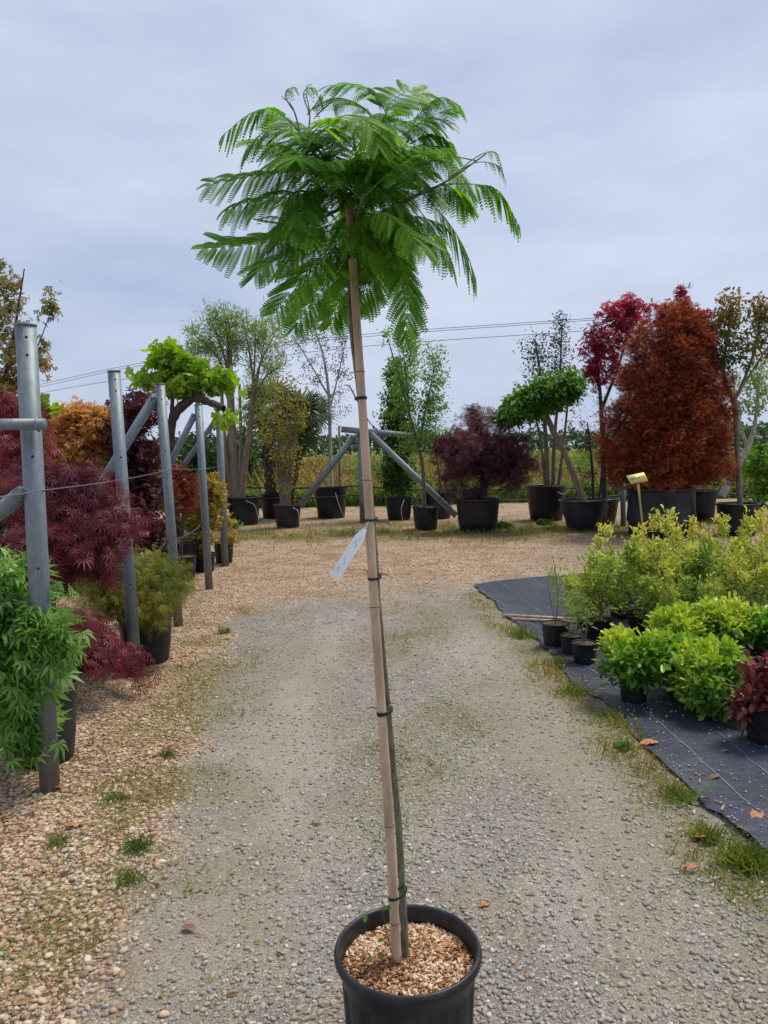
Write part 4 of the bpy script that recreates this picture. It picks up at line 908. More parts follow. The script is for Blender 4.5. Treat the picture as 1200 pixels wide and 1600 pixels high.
plant('holm_oak', 'grey green many stemmed oak in a tall black tub behind the leaning umbrella tree', 'potted tree', b,
      [pxt(Yb, (856, 765, 8), (853, 690, 7), (846, 600, 5), (836, 530, 2)), pxt(Yb, (864, 765, 7), (866, 690, 6), (874, 600, 4), (878, 510, 2)), pxt(Yb, (872, 765, 6), (882, 680, 4), (890, 600, 3)), pxt(Yb, (852, 765, 5), (846, 700, 4), (830, 620, 2))],
      [pxb(838, 545, 36, 34, 50, Yb, 30), pxb(875, 540, 24, 50, 60, Yb, 30), pxb(850, 590, 50, 36, 70, Yb, 40), pxb(890, 620, 22, 50, 36, Yb, 30), pxb(830, 655, 30, 34, 30, Yb, 26), pxb(878, 500, 14, 18, 14, Yb, 14)],
      D(tpl=T_OVAL, size=.06, per=11, spread=.06, a=.6, b=.6, g=.1, t0=.35, clump=.3, un=.9), F_GREYG, M_BARK_GREY, pot=(r0, h0), tw=.004, lift=.1, seed=69)
b, r0, h0 = potbox(880, 958, 785, 834); Yb = b[1]
plant('umbrella_tree', 'leaning tree with a flat tilted green canopy in a round black bowl pot', 'potted tree', b,
      [pxt(Yb, (914, 790, 14), (902, 757, 11), (884, 712, 9), (864, 672, 9), (848, 640, 8)), pxt(Yb, (850, 645, 8), (820, 650, 5), (795, 655, 3)), pxt(Yb, (850, 645, 8), (875, 620, 5), (895, 605, 3)), pxt(Yb, (912, 785, 8), (888, 720, 6), (856, 650, 5))],
      [pxb(795, 648, 26, 20, 90, Yb, 40), pxb(825, 630, 34, 26, 150, Yb, 50), pxb(860, 610, 38, 28, 190, Yb, 55), pxb(893, 602, 24, 22, 120, Yb, 45), pxb(845, 622, 50, 22, 120, Yb, 50)],
      D(tpl=T_OVAL, size=.10, per=12, spread=.05, a=.5, b=.55, g=.45, t0=.55, clump=.3, un=.5, zt=.5), F_UMB, M_BARK_TAN, pot=(r0, h0), potkw=D(taper=.62, mt=M_POTG), tw=.005, seed=70)
b = np.array([*G(945, 822)[:2], 0]) + np.array([0, .6, 0]); Yb = b[1]
plant('red_maple', 'bright crimson maple standing behind the russet conifer', 'potted maple', b,
      [pxt(Yb, (945, 800, 9), (942, 700, 8), (938, 620, 6), (930, 540, 4)), pxt(Yb, (940, 640, 6), (970, 560, 4), (985, 490, 2)), pxt(Yb, (945, 700, 6), (1040, 560, 4), (1066, 470, 2)), pxt(Yb, (1040, 560, 4), (1090, 510, 2))],
      [pxb(932, 545, 32, 44, 60, Yb, 36), pxb(965, 515, 40, 46, 84, Yb, 40), pxb(925, 585, 24, 24, 26, Yb, 26), pxb(985, 478, 28, 20, 34, Yb, 24), pxb(940, 490, 14, 22, 12, Yb, 14), pxb(955, 575, 36, 30, 36, Yb, 30), pxb(1066, 468, 13, 24, 20, Yb, 12), pxb(1095, 500, 30, 22, 40, Yb, 24), pxb(1025, 495, 36, 24, 36, Yb, 30)],
      D(tpl=T_STAR, size=.085, per=9, spread=.055, a=.5, b=.6, g=.3, t0=.4, clump=.3, un=.7), F_RED, M_BARK_DARK, pot=(.45, .5), tw=.004, seed=71)
b = np.array([*G(930, 826)[:2], 0]) + np.array([0, .35, 0]); Yb = b[1]
plant('wiry_green_shrub', 'wiry dark green shrub with fine leaves between the bowl pot and the russet conifer', 'potted shrub', b,
      [pxt(Yb, (928, 800, 5), (925, 730, 4), (918, 660, 2)), pxt(Yb, (934, 800, 4), (942, 720, 3), (946, 640, 2))],
      [pxb(925, 700, 32, 60, 120, Yb, 28), pxb(940, 640, 18, 36, 30, Yb, 18), pxb(915, 760, 30, 24, 40, Yb, 24)],
      D(tpl=T_LANCE, size=.055, per=11, spread=.05, a=.6, b=.6, g=.1, t0=.3, un=.9), F_DGREEN, M_BARK_DARK, pot=(.34, .4), tw=.003, seed=72)
# russet conifer
b, r0, h0 = potbox(993, 1101, 765, 843); Yb = b[1]
rs = np.random.RandomState(8)
root = thing('russet_conifer', 'broad feathery rust red conifer in a huge black tub behind the yellow sign', 'potted conifer', b)
pot_build(root, r0, h0, taper=.93, mt=M_POTG, seg=56)
mbT, mbL = MB(), MB(); p_, r_ = seg_pts(pxt(Yb, (1046, 780, 20), (1046, 640, 14), (1052, 500, 4)), 24); tubes(mbT, p_, r_, 8)
PO, DI, UP, SZ, RN = [], [], [], [], []
ctr = P(1046, 640, Yb)
CY = np.array([474, 486, 500, 520, 555, 600, 645, 690, 725, 752, 770]); CR = np.array([8, 22, 34, 50, 64, 77, 87, 93, 93, 86, 72]); CX = np.array([1058, 1056, 1054, 1052, 1050, 1046, 1043, 1039, 1038, 1038, 1040])
for q_ in range(1500):
    py = rs.uniform(474, 756)
    if rs.rand() > np.interp(py, CY, CR) / 90: continue
    a = rs.uniform(0, 2 * np.pi); a = -abs(a - np.pi) if rs.rand() < .3 else a
    lump = 1 + .09 * math.sin(a * 3 + py * .045) + .07 * math.sin(a * 7 - py * .09) + rs.normal() * .03
    f = rs.uniform(.88, 1.0) if q_ % 5 < 3 else rs.uniform(.3, .75)
    rr_ = m(np.interp(py, CY, CR), Yb) * f * lump
    c = P(np.interp(py, CY, CX), py, Yb) + np.array([math.cos(a) * rr_, math.sin(a) * rr_ * .92, 0])
    k = rs.randint(44, 66); cs = m(rs.uniform(7, 14), Yb); off = nrm(rs.normal(size=(k, 3))) * cs * rs.rand(k, 1) ** .4 * np.array([1.1, 1.1, .8])
    o_ = np.array([math.cos(a), math.sin(a), .25]); PO.append(c + off)
    DI.append(nrm(o_ * .6 + off / cs * .75 + rs.normal(size=(k, 3)) * .3 + np.array([0, 0, .18]) - np.array([0, 0, .5]) * (off[:, 2:3] < 0)))
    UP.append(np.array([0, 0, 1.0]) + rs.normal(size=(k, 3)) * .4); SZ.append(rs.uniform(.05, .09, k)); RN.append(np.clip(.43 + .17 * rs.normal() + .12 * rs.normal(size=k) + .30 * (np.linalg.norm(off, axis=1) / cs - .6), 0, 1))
    if q_ % 6 == 0:
        st = P(np.interp(py, CY, CX), min(py + 30, 775), Yb); tubes(mbT, np.stack([st, (st + c) / 2 + np.array([0, 0, .03]), c]), np.array([.022, .014, .006]), 4)
inst(mbL, T_SPRAY, np.concatenate(PO), np.concatenate(DI), np.concatenate(UP), np.concatenate(SZ), np.concatenate(RN))
mbT.build('trunk', M_BARK_DARK, root, origin=b); mbL.build('crown', F_RUSS, root, origin=b)
# crape myrtle and neighbours
b, r0, h0 = potbox(1130, 1196, 790, 841); Yb = b[1]
plant('crape_myrtle', 'crape myrtle with a smooth bare trunk and orange tipped crown in a black pot', 'potted tree', b,
      [pxt(Yb, (1157, 796, 9), (1153, 720, 8), (1150, 650, 8), (1147, 625, 9), (1135, 605, 8), (1130, 570, 6), (1138, 520, 4), (1142, 470, 2)), pxt(Yb, (1148, 625, 6), (1160, 600, 5), (1178, 550, 4), (1190, 490, 2)), pxt(Yb, (1132, 590, 5), (1120, 550, 4), (1112, 510, 2)), pxt(Yb, (1150, 620, 4), (1175, 580, 3), (1215, 520, 2))],
      [pxb(1140, 490, 26, 34, 70, Yb, 26), pxb(1120, 520, 18, 34, 36, Yb, 20), pxb(1190, 490, 22, 32, 60, Yb, 24), pxb(1160, 540, 46, 40, 80, Yb, 36), pxb(1215, 520, 30, 50, 60, Yb, 30), pxb(1130, 570, 22, 24, 20, Yb, 20)],
      D(tpl=T_OVAL, size=.075, per=10, spread=.05, a=.6, b=.6, g=.1, t0=.35, clump=.4, un=.8, zt=.7), F_MYRT, M_BARK_GREY, pot=(r0, h0), tw=.004, lift=.08, seed=74)
b, r0, h0 = potbox(1098, 1152, 772, 824); b[1] += .7; Yb = b[1]
plant('leaning_poplar', 'pale leaved tree with a grey leaning trunk in a black pot behind the crape myrtle', 'potted tree', b,
      [pxt(Yb, (1128, 776, 12), (1145, 740, 11), (1168, 700, 9), (1180, 660, 6), (1186, 590, 4)), pxt(Yb, (1168, 700, 6), (1150, 640, 4), (1146, 590, 2))],
      [pxb(1165, 610, 36, 50, 70, Yb, 30), pxb(1190, 590, 26, 60, 60, Yb, 30), pxb(1145, 640, 22, 26, 20, Yb, 20)],
      D(tpl=T_OVAL, size=.085, per=7, spread=.06, a=.4, b=.6, g=.6, t0=.35, un=1), F_PALE, M_BARK_PALE, pot=(r0, h0), tw=.004, seed=75)
b = np.array([*G(1195, 812)[:2], 0]) + np.array([.1, .8, 0]); Yb = b[1]
plant('walnut_bush', 'light green leafy bush at the end of the irrigation hoses', 'shrub', b, [pxt(Yb, (1185, 810, 6), (1182, 760, 5), (1180, 710, 3)), pxt(Yb, (1188, 810, 5), (1200, 740, 3))],
      [pxb(1185, 725, 34, 32, 80, Yb, 30), pxb(1200, 770, 36, 26, 60, Yb, 30)], D(tpl=T_OVAL, size=.13, per=8, spread=.06, a=.5, b=.6, g=.4, t0=.4), F_UMB, M_BARK_OLIVE, tw=.004, seed=76)

# drip tubes hanging over pot rims (thin white hose pieces)
for q, (a, c, e, lab) in enumerate([((384, 782), (398, 790), (404, 812), 'thin white drip tube looped over the willow tub'), ((458, 793), (466, 800), (468, 822), 'thin white drip tube on the pot before the fan palm'), ((524, 770), (530, 790), (540, 812), 'thin white drip tube down the birch tub'), ((632, 780), (627, 795), (629, 814), 'thin white drip tube on the hornbeam column pot'), ((862, 764), (880, 772), (890, 764), 'thin white drip tube looped across the oak tub')]):
    Yq = G(c[0], 829)[1] - (.45 if q == 1 else -.3)
    if q in (2, 3, 4): Yq = G(c[0], 815)[1] + .05
    pts = [P(a[0], a[1], Yq), P(c[0], c[1], Yq - .12), P(e[0], e[1], Yq - .10)]
    p_, r_ = seg_pts([(s, .006) for s in pts], 14); mb = MB(); tubes(mb, p_, r_, 5); o = mb.build('drip_tube', M_DRIP, smooth=True, origin=tuple(pts[0])); props(o, lab, 'drip tube', 'white drip tubes on the pots')

# steel A frame between the pots
Bf = G(567, 817); Yf = Bf[1]
fr = thing('anchor_trestle', 'galvanized end post with two sloping braces and a short top bar behind the bamboo cane', 'trestle', Bf)
def part_cyl(name, a, b, r, parent, org, mt=None, sides=14):
    mb = MB(); cyl(mb, np.asarray(a), np.asarray(b), r, sides); return mb.build(name, mt or M_GALV, parent, origin=org)
part_cyl('post', Bf - np.array([0, 0, .05]), P(562, 676, Yf), m(4.5, Yf), fr, Bf)
part_cyl('brace', P(553, 682, Yf), P(468, 792, Yf + .1), m(5, Yf), fr, Bf)
part_cyl('brace', P(580, 678, Yf - .1), P(713, 806, Yf - .5), m(5, Yf), fr, Bf)
mb = MB(); a, e = P(533, 671, Yf - .1), P(655, 682, Yf - .1); ax = nrm(e - a); Lb = np.linalg.norm(e - a)
box(mb, (a + e) / 2, 1, 1, 1, rot=np.stack([ax * Lb, np.array([0, .012, 0]), np.cross(ax, [0, -1, 0]) * m(9, Yf)], 1)); box(mb, (a + e) / 2 + np.array([0, .06, m(4.5, Yf)]), 1, 1, 1, rot=np.stack([ax * Lb, np.array([0, .10, 0]), np.cross(ax, [0, -1, 0]) * .012], 1))
mb.build('top_bar', M_GALV, fr, origin=Bf)
# wooden pegs and small posts
def small_post(px, yt, yb, w, label, mt, name='stake'):
    B = G(px, yb); T = P(px - 1, yt, B[1]); mb = MB(); cyl(mb, B - np.array([0, 0, .05]), T, m(w / 2, B[1]), 12); o = mb.build(name, mt, origin=tuple(B)); props(o, label, 'stake' if name == 'stake' else 'post'); return B
small_post(974, 752, 822, 8, 'short grey steel post between the bowl pot and the conifer tub', M_GALV, 'short_post')
small_post(531, 665, 800, 3.5, 'thin grey wooden stake standing beside the birch trunk', M_BARK_GREY)
small_post(380, 720, 800, 5, 'weathered grey stake in the grass behind the willow tub', M_BARK_GREY)
# irrigation hoses on the back row
Yh = G(567, 812)[1] + .15
def hose(ys, label):
    pts = [P(px, py, Yh) for px, py in ys]; return line_thing('irrigation_hose', label, 'hose', pts, .017, M_RUB, .03, 7, 6)
hose([(270, 764), (385, 762), (560, 759), (690, 765), (850, 762), (975, 758), (1090, 756), (1260, 756)], 'upper black irrigation hose running along the back row of pots')
hose([(300, 778), (440, 778), (560, 773), (700, 780), (860, 780), (975, 773), (1100, 768), (1260, 775)], 'lower black irrigation hose crossing in front of the tubs of the back row')

# yellow plant label on a stick
M_SIGN = plain('yellow_sign_plastic', (.90, .72, .20), .5, var=.04); M_STICK = plain('pale_wood_stick', (.55, .36, .12), .7, var=.15); M_TXT = plain('sign_black_ink', (.03, .025, .02), .6)
Ysg = 8.6; S0 = P(1005, 830, Ysg); S1 = P(997, 756, Ysg)
sg = thing('plant_sign', 'yellow rectangular sign lettered MP1-PZ3 on a wooden stick among the yellow shrubs', 'sign', np.array([S0[0], S0[1], 0]))
og = np.array([S0[0], S0[1], 0.0])
mb = MB(); q0 = S1 + (S0 - S1) / (S0[2] - S1[2]) * (0 - S1[2]); tubes(mb, np.array([q0, S0, S1 - (S1 - S0) * .25, S1]), np.array([.008, .010, .011, .017]), 8, caps=True); mb.build('stick', M_STICK, sg, origin=og)
cA, cB, cC, cD = [P(*q, Ysg + dy_) for q, dy_ in (((979, 743.5), .05), ((1006, 738), .05), ((1013, 751.5), -.03), ((986, 756.5), -.03))]
mb = MB(); th = np.array([0, .008, 0]); mb.add(np.array([cA, cB, cC, cD, cA + th, cB + th, cC + th, cD + th]), [np.array([[0, 3, 2, 1], [4, 5, 6, 7], [0, 1, 5, 4], [1, 2, 6, 5], [2, 3, 7, 6], [3, 0, 4, 7]])]); pl_ = mb.build('panel', M_SIGN, sg, origin=og)
tc_ = bpy.data.curves.new('lettering', 'FONT'); tc_.body = 'MP1-PZ3'; tc_.align_x = 'CENTER'; tc_.align_y = 'CENTER'; tc_.size = .047; tc_.extrude = .0008
tc_.materials.append(M_TXT); to_ = bpy.data.objects.new('font_source', tc_); COL.objects.link(to_); bpy.context.view_layer.update()
lm_ = bpy.data.meshes.new_from_object(to_.evaluated_get(bpy.context.evaluated_depsgraph_get())); bpy.data.objects.remove(to_); to = bpy.data.objects.new('lettering', lm_); COL.objects.link(to)
if not lm_.materials: lm_.materials.append(M_TXT)
ux = nrm(cB - cA); uy = nrm((cA + cB) / 2 - (cC + cD) / 2); uz = np.cross(ux, uy); uz = nrm(uz); uy2 = nrm(uy - ux * uy.dot(ux) * .35)
cen = (cA + cB + cC + cD) / 4 + uz * .004 - og
to.parent = pl_
to.matrix_local = Matrix(((ux[0], uy2[0], uz[0], cen[0]), (ux[1], uy2[1], uz[1], cen[1]), (ux[2], uy2[2], uz[2], cen[2]), (0, 0, 0, 1)))

# ------------------------------------------------------------------ woven ground cloth and the bed of small pots
def cloth_material():
    q = mat('woven_ground_cloth'); N = NT(q); o = N.obj()
    n = N.noise(2.0, 6, .65, o); f = N.noise(90, 3, .6, o)
    c = N.ramp(n, [(.30, (.022, .027, .045)), (.52, (.036, .043, .068)), (.66, (.060, .066, .088)), (.80, (.12, .115, .11))])
    c = N.mix(N.ramp(f, [(.58, (0, 0, 0)), (.72, (.7, .7, .7))]), c, (.15, .13, .10))
    w = N.n('ShaderNodeTexChecker', {'Vector': o, 'Scale': 260}).outputs[1]
    b = N.n('ShaderNodeBump', {'Height': N.math('ADD', N.math('MULTIPLY', w, .2), N.noise(9, 4, .6, o)), 'Strength': .6, 'Distance': .03}).outputs[0]
    N.out(N.n('ShaderNodeBsdfPrincipled', {'Base Color': c, 'Roughness': .48, 'Normal': b}).outputs[0]); return q
fy = np.linspace(FE[0, 1], FE[-2, 1], 110); fxl = np.interp(fy, FE[:, 1], FE[:, 0]) + (fbm(fy * 3, fy * 0, .5, 2) - .5) * .10
u = np.linspace(0, 1, 60) ** 1.3
cx = fxl[:, None] + (9.0 - fxl[:, None]) * u[None]; cy = np.repeat(fy[:, None], 60, 1)
cz = np.maximum(height(cx, cy), -.004) * .6 + .020 + (fbm(cx, cy, .5, 44) - .5) * .022 + (fbm(cx * 2.2 + cy, cy * .7 - cx * .3, .28, 47) - .5) * .028
mb = MB(); idx = np.arange(cx.size).reshape(cx.shape); mb.add(np.stack([cx, cy, cz], -1), [np.stack([idx[:-1, :-1], idx[:-1, 1:], idx[1:, 1:], idx[1:, :-1]], -1).reshape(-1, 4)])
cl = mb.build('ground_cloth', cloth_material(), smooth=True); props(cl, kind='structure')
M_THREAD = plain('blue_thread', (.11, .20, .28), .6, var=.5, scale=6)
def clz(x, y): return np.maximum(height(x, y), -.004) * .6 + .020 + (fbm(x, y, .5, 44) - .5) * .022 + (fbm(x * 2.2 + y, y * .7 - x * .3, .28, 47) - .5) * .028
for (p0, p1) in (((1005, 1113), (1215, 1302)), ((1120, 1152), (1230, 1240)), ((742, 918), (860, 1000)), ((775, 909), (880, 985)), ((830, 905), (930, 975)), ((862, 1003), (990, 1100))):
    a, e = G(*p0), G(*p1); t = np.linspace(0, 1, 60)[:, None]; q = a + (e - a) * t; q[:, 2] = clz(q[:, 0], q[:, 1]) + .003
    mb = MB(); s = nrm(np.cross(e - a, [0, 0, 1.0])) * .0026; k = len(q); mb.add(np.concatenate([q + s, q - s]), [np.stack([np.arange(k - 1), np.arange(k - 1) + k, np.arange(1, k) + k, np.arange(1, k)], -1)])
    mb.build('marking_thread', M_THREAD, cl)

def bed_pot(px, py, w): b = G(px, py); return b, m(w / 2, b[1])
# small pots with glossy mounds
def mound(label, px, pyb, w, hpx, rx, ry, seed, fm=F_PITT, n=150, zt=.6, size=.062, tip=.5, lo=.75):
    b = G(px, pyb); Y = b[1]; r = m(w / 2, Y); h = r * 1.9
    c = b + np.array([0, 0, h + m(ry, Y) * lo])
    return plant('pittosporum_shrub', label, 'potted shrub', b, [[(b + np.array([0, 0, h * .9]), .01), (c, .007)], [(b + np.array([0, 0, h * .9]), .008), (c + np.array([m(rx * .4, Y), 0, 0]), .005)], [(b + np.array([0, 0, h * .9]), .008), (c - np.array([m(rx * .4, Y), .05, 0]), .005)]],
                 [(c, (m(rx, Y), m(rx, Y), m(ry, Y)), n)], D(tpl=T_OBOV, size=size, per=11, spread=.016, a=.75, b=.6, g=-.1, t0=.8, un=.5, clump=.12, zt=zt, tip=tip), fm, M_BARK_OLIVE, pot=(r, h), potkw=D(taper=.78, seg=28), tw=.006, seed=seed, shell=2.8, lift=.1, group='glossy green mounds on the ground cloth', down=.4)
mound('round glossy shrub with yellow tipped leaves in a small black pot, nearest the drive', 990, 1100, 48, 0, 56, 46, 81, zt=.9, lo=.62)
mound('green glossy mound squeezed between the yellow tipped shrub and the darker mound', 1062, 1092, 46, 0, 46, 40, 82, lo=.45)
mound('large dark glossy mound with a bare cloth patch before it', 1118, 1120, 56, 0, 66, 58, 83, n=230, zt=.5, lo=.12)
mound('bright green mound behind the largest mound, under the yellow shrubs', 1062, 1052, 50, 0, 50, 34, 84)
mound('light green mound at the back between yellow shrubs and the largest mound', 1128, 1050, 54, 0, 52, 36, 85, zt=.8)
mound('pale blue green mound behind the red photinia', 1196, 1055, 50, 0, 44, 32, 86, zt=.9)
b = G(1205, 1165); Yb = b[1]
plant('photinia_shrub', 'dark red leaved photinia shrub at the edge of the ground cloth', 'potted shrub', b, [[(b + np.array([0, 0, .2]), .012), (P(1200, 1080, Yb), .008), (P(1205, 1030, Yb), .004)], [(b + np.array([0, 0, .2]), .01), (P(1170, 1100, Yb), .005)]],
      [pxb(1195, 1060, 34, 44, 50, Yb, 30), pxb(1165, 1105, 24, 34, 26, Yb, 24), pxb(1235, 1080, 50, 70, 60, Yb, 40)], D(tpl=T_OVAL, size=.055, per=7, spread=.03, a=.6, b=.6, g=.1, t0=.4, un=.6), F_PHOT, M_BARK_DARK, pot=(.14, .24), tw=.006, seed=88)
# upright yellow green shrubs, built in four kinds and copied
def upright(px, py, w, hpx, rx, seed, label, n=38, tone=0):
    rx *= 1.3; hpx *= .77
    b = G(px, py); Y = b[1]; r = m(w / 2, Y); h = r * 1.8; top = m(hpx, Y); R_ = m(rx, Y); rs = np.random.RandomState(seed)
    tr = []
    for _ in range(7):
        a = rs.rand() * 6.28; e = b + np.array([math.cos(a) * R_ * rs.uniform(.2, 1.0), math.sin(a) * R_ * rs.uniform(.2, 1.0), top * rs.choice([.72, .82, .92, 1.02, 1.22])])
        tr.append([(b + np.array([0, 0, h * .9]), .006), ((b + e) / 2 + np.array([0, 0, h * .4]) + rs.normal(size=3) * .02, .0045), (e, .002)])
    return plant('yellow_green_shrub', label, 'potted shrub', b, tr, [(b + np.array([0, 0, h + (top - h) * .42]), (R_, R_, (top - h) * .46), n * 3), (b + np.array([0, 0, h + (top - h) * .78]), (R_ * .8, R_ * .8, (top - h) * .24), n)] + [(q[2][0], (.02, .02, .12), 10) for q in tr],
                 D(tpl=T_OBOV, size=.052, per=9, spread=.022, a=.75, b=.55, g=-.1, t0=.35, un=.7, clump=.22, zt=.25 + tone), F_YELL, M_BARK_GREY, pot=(r, h), potkw=D(taper=.8, seg=24), tw=.005, seed=seed, lift=.12, group='yellow green shrubs in pots on the ground cloth', down=.3)
up = [upright(935, 1003, 42, 172, 44, 91, 'yellow green shrub at the near corner with one shoot leaning toward the drive'),
      upright(1000, 992, 42, 190, 42, 92, 'tall yellow green shrub directly under the yellow sign'),
      upright(1062, 985, 42, 185, 44, 93, 'yellow green shrub with upright shoots before the conifer tub'),
      upright(1120, 985, 42, 160, 46, 94, 'yellow green shrub with golden leaves beside a white marker stick')]
for k, (src, px, py, rot, sc_, lab) in enumerate([(1, 1178, 980, 2.0, .95, 'yellow green shrub reaching toward the crape myrtle pot'), (0, 1150, 955, 1.1, .95, 'yellow green shrub standing in the second row before the crape myrtle'), (2, 1090, 955, 2.6, .9, 'yellow green shrub in the second row behind the golden leaved one'),
                                             (3, 1030, 958, 4.0, .95, 'yellow green shrub in the second row beneath the conifer tub'), (2, 1235, 990, .7, 1.0, 'yellow green shrub at the far end of the front row'), (1, 1215, 950, 3.4, .9, 'yellow green shrub at the far end of the second row'),
       (2, 968, 968, 5.1, .85, 'yellow green shrub behind the two nearest the drive'), (3, 915, 985, 2.9, .72, 'shorter yellow green shrub at the corner behind the three small pots'), (0, 1030, 1008, 3.9, .72, 'low yellow green shrub wedged behind the yellow tipped mound'), (3, 1095, 1005, .4, .75, 'low yellow green shrub wedged behind the bright green mound'), (1, 1170, 1005, 5.3, .8, 'low yellow green shrub behind the light green mound')]):
    c = copy_tree(up[src]); g = G(px, py); c.location = tuple(g); c.rotation_euler = (0, 0, rot); c.scale = (sc_,) * 3; c['label'] = lab
def sprig(px, py, w, hpx, seed, label):
    b = G(px, py); Y = b[1]; r = m(w / 2, Y); h = r * 1.75; top = m(hpx, Y)
    return plant('slender_shrub', label, 'potted shrub', b, [[(b + np.array([0, 0, h * .9]), .006), (b + np.array([.02, 0, top * .6]), .004), (b + np.array([-.02, 0, top]), .002)], [(b + np.array([0, 0, h * .9]), .005), (b + np.array([-.06, .02, top * .7]), .002)]],
                 [(b + np.array([0, 0, top * .75]), (.07, .07, top * .3), 22)], D(tpl=T_LANCE, size=.05, per=6, spread=.015, a=.7, b=.5, g=0, t0=.3, un=.8), F_PALE, M_BARK_GREY, pot=(r, h), potkw=D(taper=.8, seg=24), tw=.005, seed=seed)
sprig(868, 1010, 44, 145, 95, 'slender sparse shrub in the black pot nearest the bamboo sticks')
sprig(893, 1022, 36, 90, 96, 'thin twiggy shrub in the middle of three small black pots')
sprig(913, 1037, 40, 120, 97, 'thin leafy stem in the small black pot beside the yellow tipped mound')
# bamboo sticks lying on the cloth and a white marker
for (p0, p1, lab) in (((785, 961), (905, 968), 'long pale bamboo stick lying across the cloth beside the small pots'), ((800, 967), (900, 972), 'shorter bamboo stick lying against the long one')):
    a, e = G(*p0, .03), G(*p1, .03); mb = MB(); cyl(mb, a, e, .014, 10); o = mb.build('bamboo_stick', M_BAMBOO, origin=tuple(a)); props(o, lab, 'stick', 'bamboo sticks on the cloth')
a, e = P(1103, 958, 6.6), P(1131, 954, 6.6); mb = MB(); box(mb, (a + e) / 2, 1, 1, 1, rot=np.stack([e - a, np.array([0, .002, 0]), np.array([0, 0, .018])], 1)); o = mb.build('white_marker', M_TAG, origin=tuple(a)); props(o, 'small white plastic marker among the yellow shrubs', 'marker')

# fallen leaves
M_DRY = plain('dry_leaf', (.42, .17, .07), .75, var=.4, scale=30); M_DRY2 = plain('brown_leaf', (.20, .09, .05), .8, var=.4, scale=30)
for k, (px, py, s, mt, lab) in enumerate([(1016, 1163, .12, M_DRY, 'long orange dead leaf at the edge of the cloth'), (1183, 1275, .10, M_DRY, 'curled orange dead leaf on the cloth beside the blue thread'), (1096, 1304, .085, M_DRY, 'orange dead leaf lying on gravel beside weeds'), (1080, 1352, .06, M_DRY, 'small rusty dead leaf on the gravel below the orange one'), (1118, 1215, .07, M_DRY2, 'narrow brown dead leaf on the blue thread'), (1135, 1175, .06, M_DRY2, 'small tan dead leaf on the cloth before the dark mound'),
                                      (757, 1411, .05, M_DRY, 'red dead leaf on the drive beside the ribbed pot'), (90, 1228, .09, M_DRY2, 'brown dead leaf against the foot of the nearest steel post'), (115, 1287, .07, M_DRY, 'pinkish dead leaf on the tan pebbles'), (295, 1447, .06, M_DRY2, 'curled brown leaf on the grey gravel')]):
    b = G(px, py, .018) + np.array([0, 0, -.008 if py > 1280 or px < 900 else 0]); mb = MB(); n = 9; t = np.linspace(0, 1, n); w = np.sin(np.pi * t ** .8) * .26 * s; rs = np.random.RandomState(k); a = rs.rand() * .8 - .4 + (0 if k != 1 else 1)
    d = np.array([math.cos(a), math.sin(a), 0]); q = np.array([-d[1], d[0], 0]); cz_ = .010 * s / .1 * np.sin(t * 3.1) + .0015 * rs.normal(size=n)
    cen = np.outer((t - .5) * s, d) + np.stack([0 * t, 0 * t, cz_], -1); up_ = np.array([0, 0, .18])
    L1 = cen + np.outer(w, q + up_); R1 = cen - np.outer(w, q - up_); i = np.arange(n - 1)
    mb.add(np.concatenate([L1, cen, R1]), [np.stack([i, i + 1, i + 1 + n, i + n], -1), np.stack([i + n, i + 1 + n, i + 1 + 2 * n, i + 2 * n], -1)])
    o = mb.build('fallen_leaf', mt, smooth=True); o.location = tuple(b); props(o, lab, 'dead leaf', 'dead leaves on the ground')

# ------------------------------------------------------------------ weeds, meadow, far trees
T_BLADE = (np.array([[-.03, 0, 0], [.03, 0, 0], [.025, .5, .05], [0, 1, .25], [-.025, .5, .05]], float), [np.array([[0, 1, 2, 3, 4]])])
rs = np.random.RandomState(17)
n = 330000; y = 1.9 + 16.5 * rs.rand(n) ** 1.25; x = (rs.rand(n) * 2 - 1) * (.62 * y + .4)
pb, md, wd, ds = masks(x, y); fe = np.interp(y, FE[:11, 1], FE[:11, 0])
keep = (rs.rand(n) < wd ** 1.2 * np.where(y > 11, 1.0, .9)) & ~((x > fe + .05) & (y < 9)) & (np.hypot(x - POTC[0], y - POTC[1]) > .2)
x, y, fe = x[keep], y[keep], fe[keep]; k = len(x)
clump = fbm(x, y, .22, 50); sz = (.012 + .05 * np.clip(clump - .38, 0, 1) * 2.2 * rs.rand(k)) * np.where(y > 12, 2.5, 1) * np.where((np.abs(x - fe) < .28) & (y < 8.5), 1.5, 1)
a = rs.rand(k) * 6.28; t_ = rs.rand(k) * .9
mb = MB(); inst(mb, (T_BLADE[0] * np.array([1.6, 1, 1]), T_BLADE[1]), np.stack([x, y, height(x, y)], -1), np.stack([np.cos(a) * t_, np.sin(a) * t_, np.ones(k)], -1), np.stack([np.cos(a), np.sin(a), .2 + 0 * a], -1), sz, np.clip(fbm(x, y, .6, 51) * 1.1 - .15 + rs.normal(size=k) * .18, 0, 1))
kk = rs.randint(0, k, k // 5); inst(mb, T_OVAL, np.stack([x[kk], y[kk], height(x[kk], y[kk]) + .006], -1) + rs.normal(size=(len(kk), 3)) * np.array([.02, .02, .002]), rs.normal(size=(len(kk), 3)) * np.array([1, 1, .3]), np.array([0, 0, 1.0]) + rs.normal(size=(len(kk), 3)) * .3, rs.uniform(.010, .026, len(kk)), np.clip(.6 + .25 * rs.normal(size=len(kk)), 0, 1))
o = mb.build('weeds', F_WEED); props(o, 'thin yellowing weeds and moss growing through the gravel', 'weeds', kind='stuff')
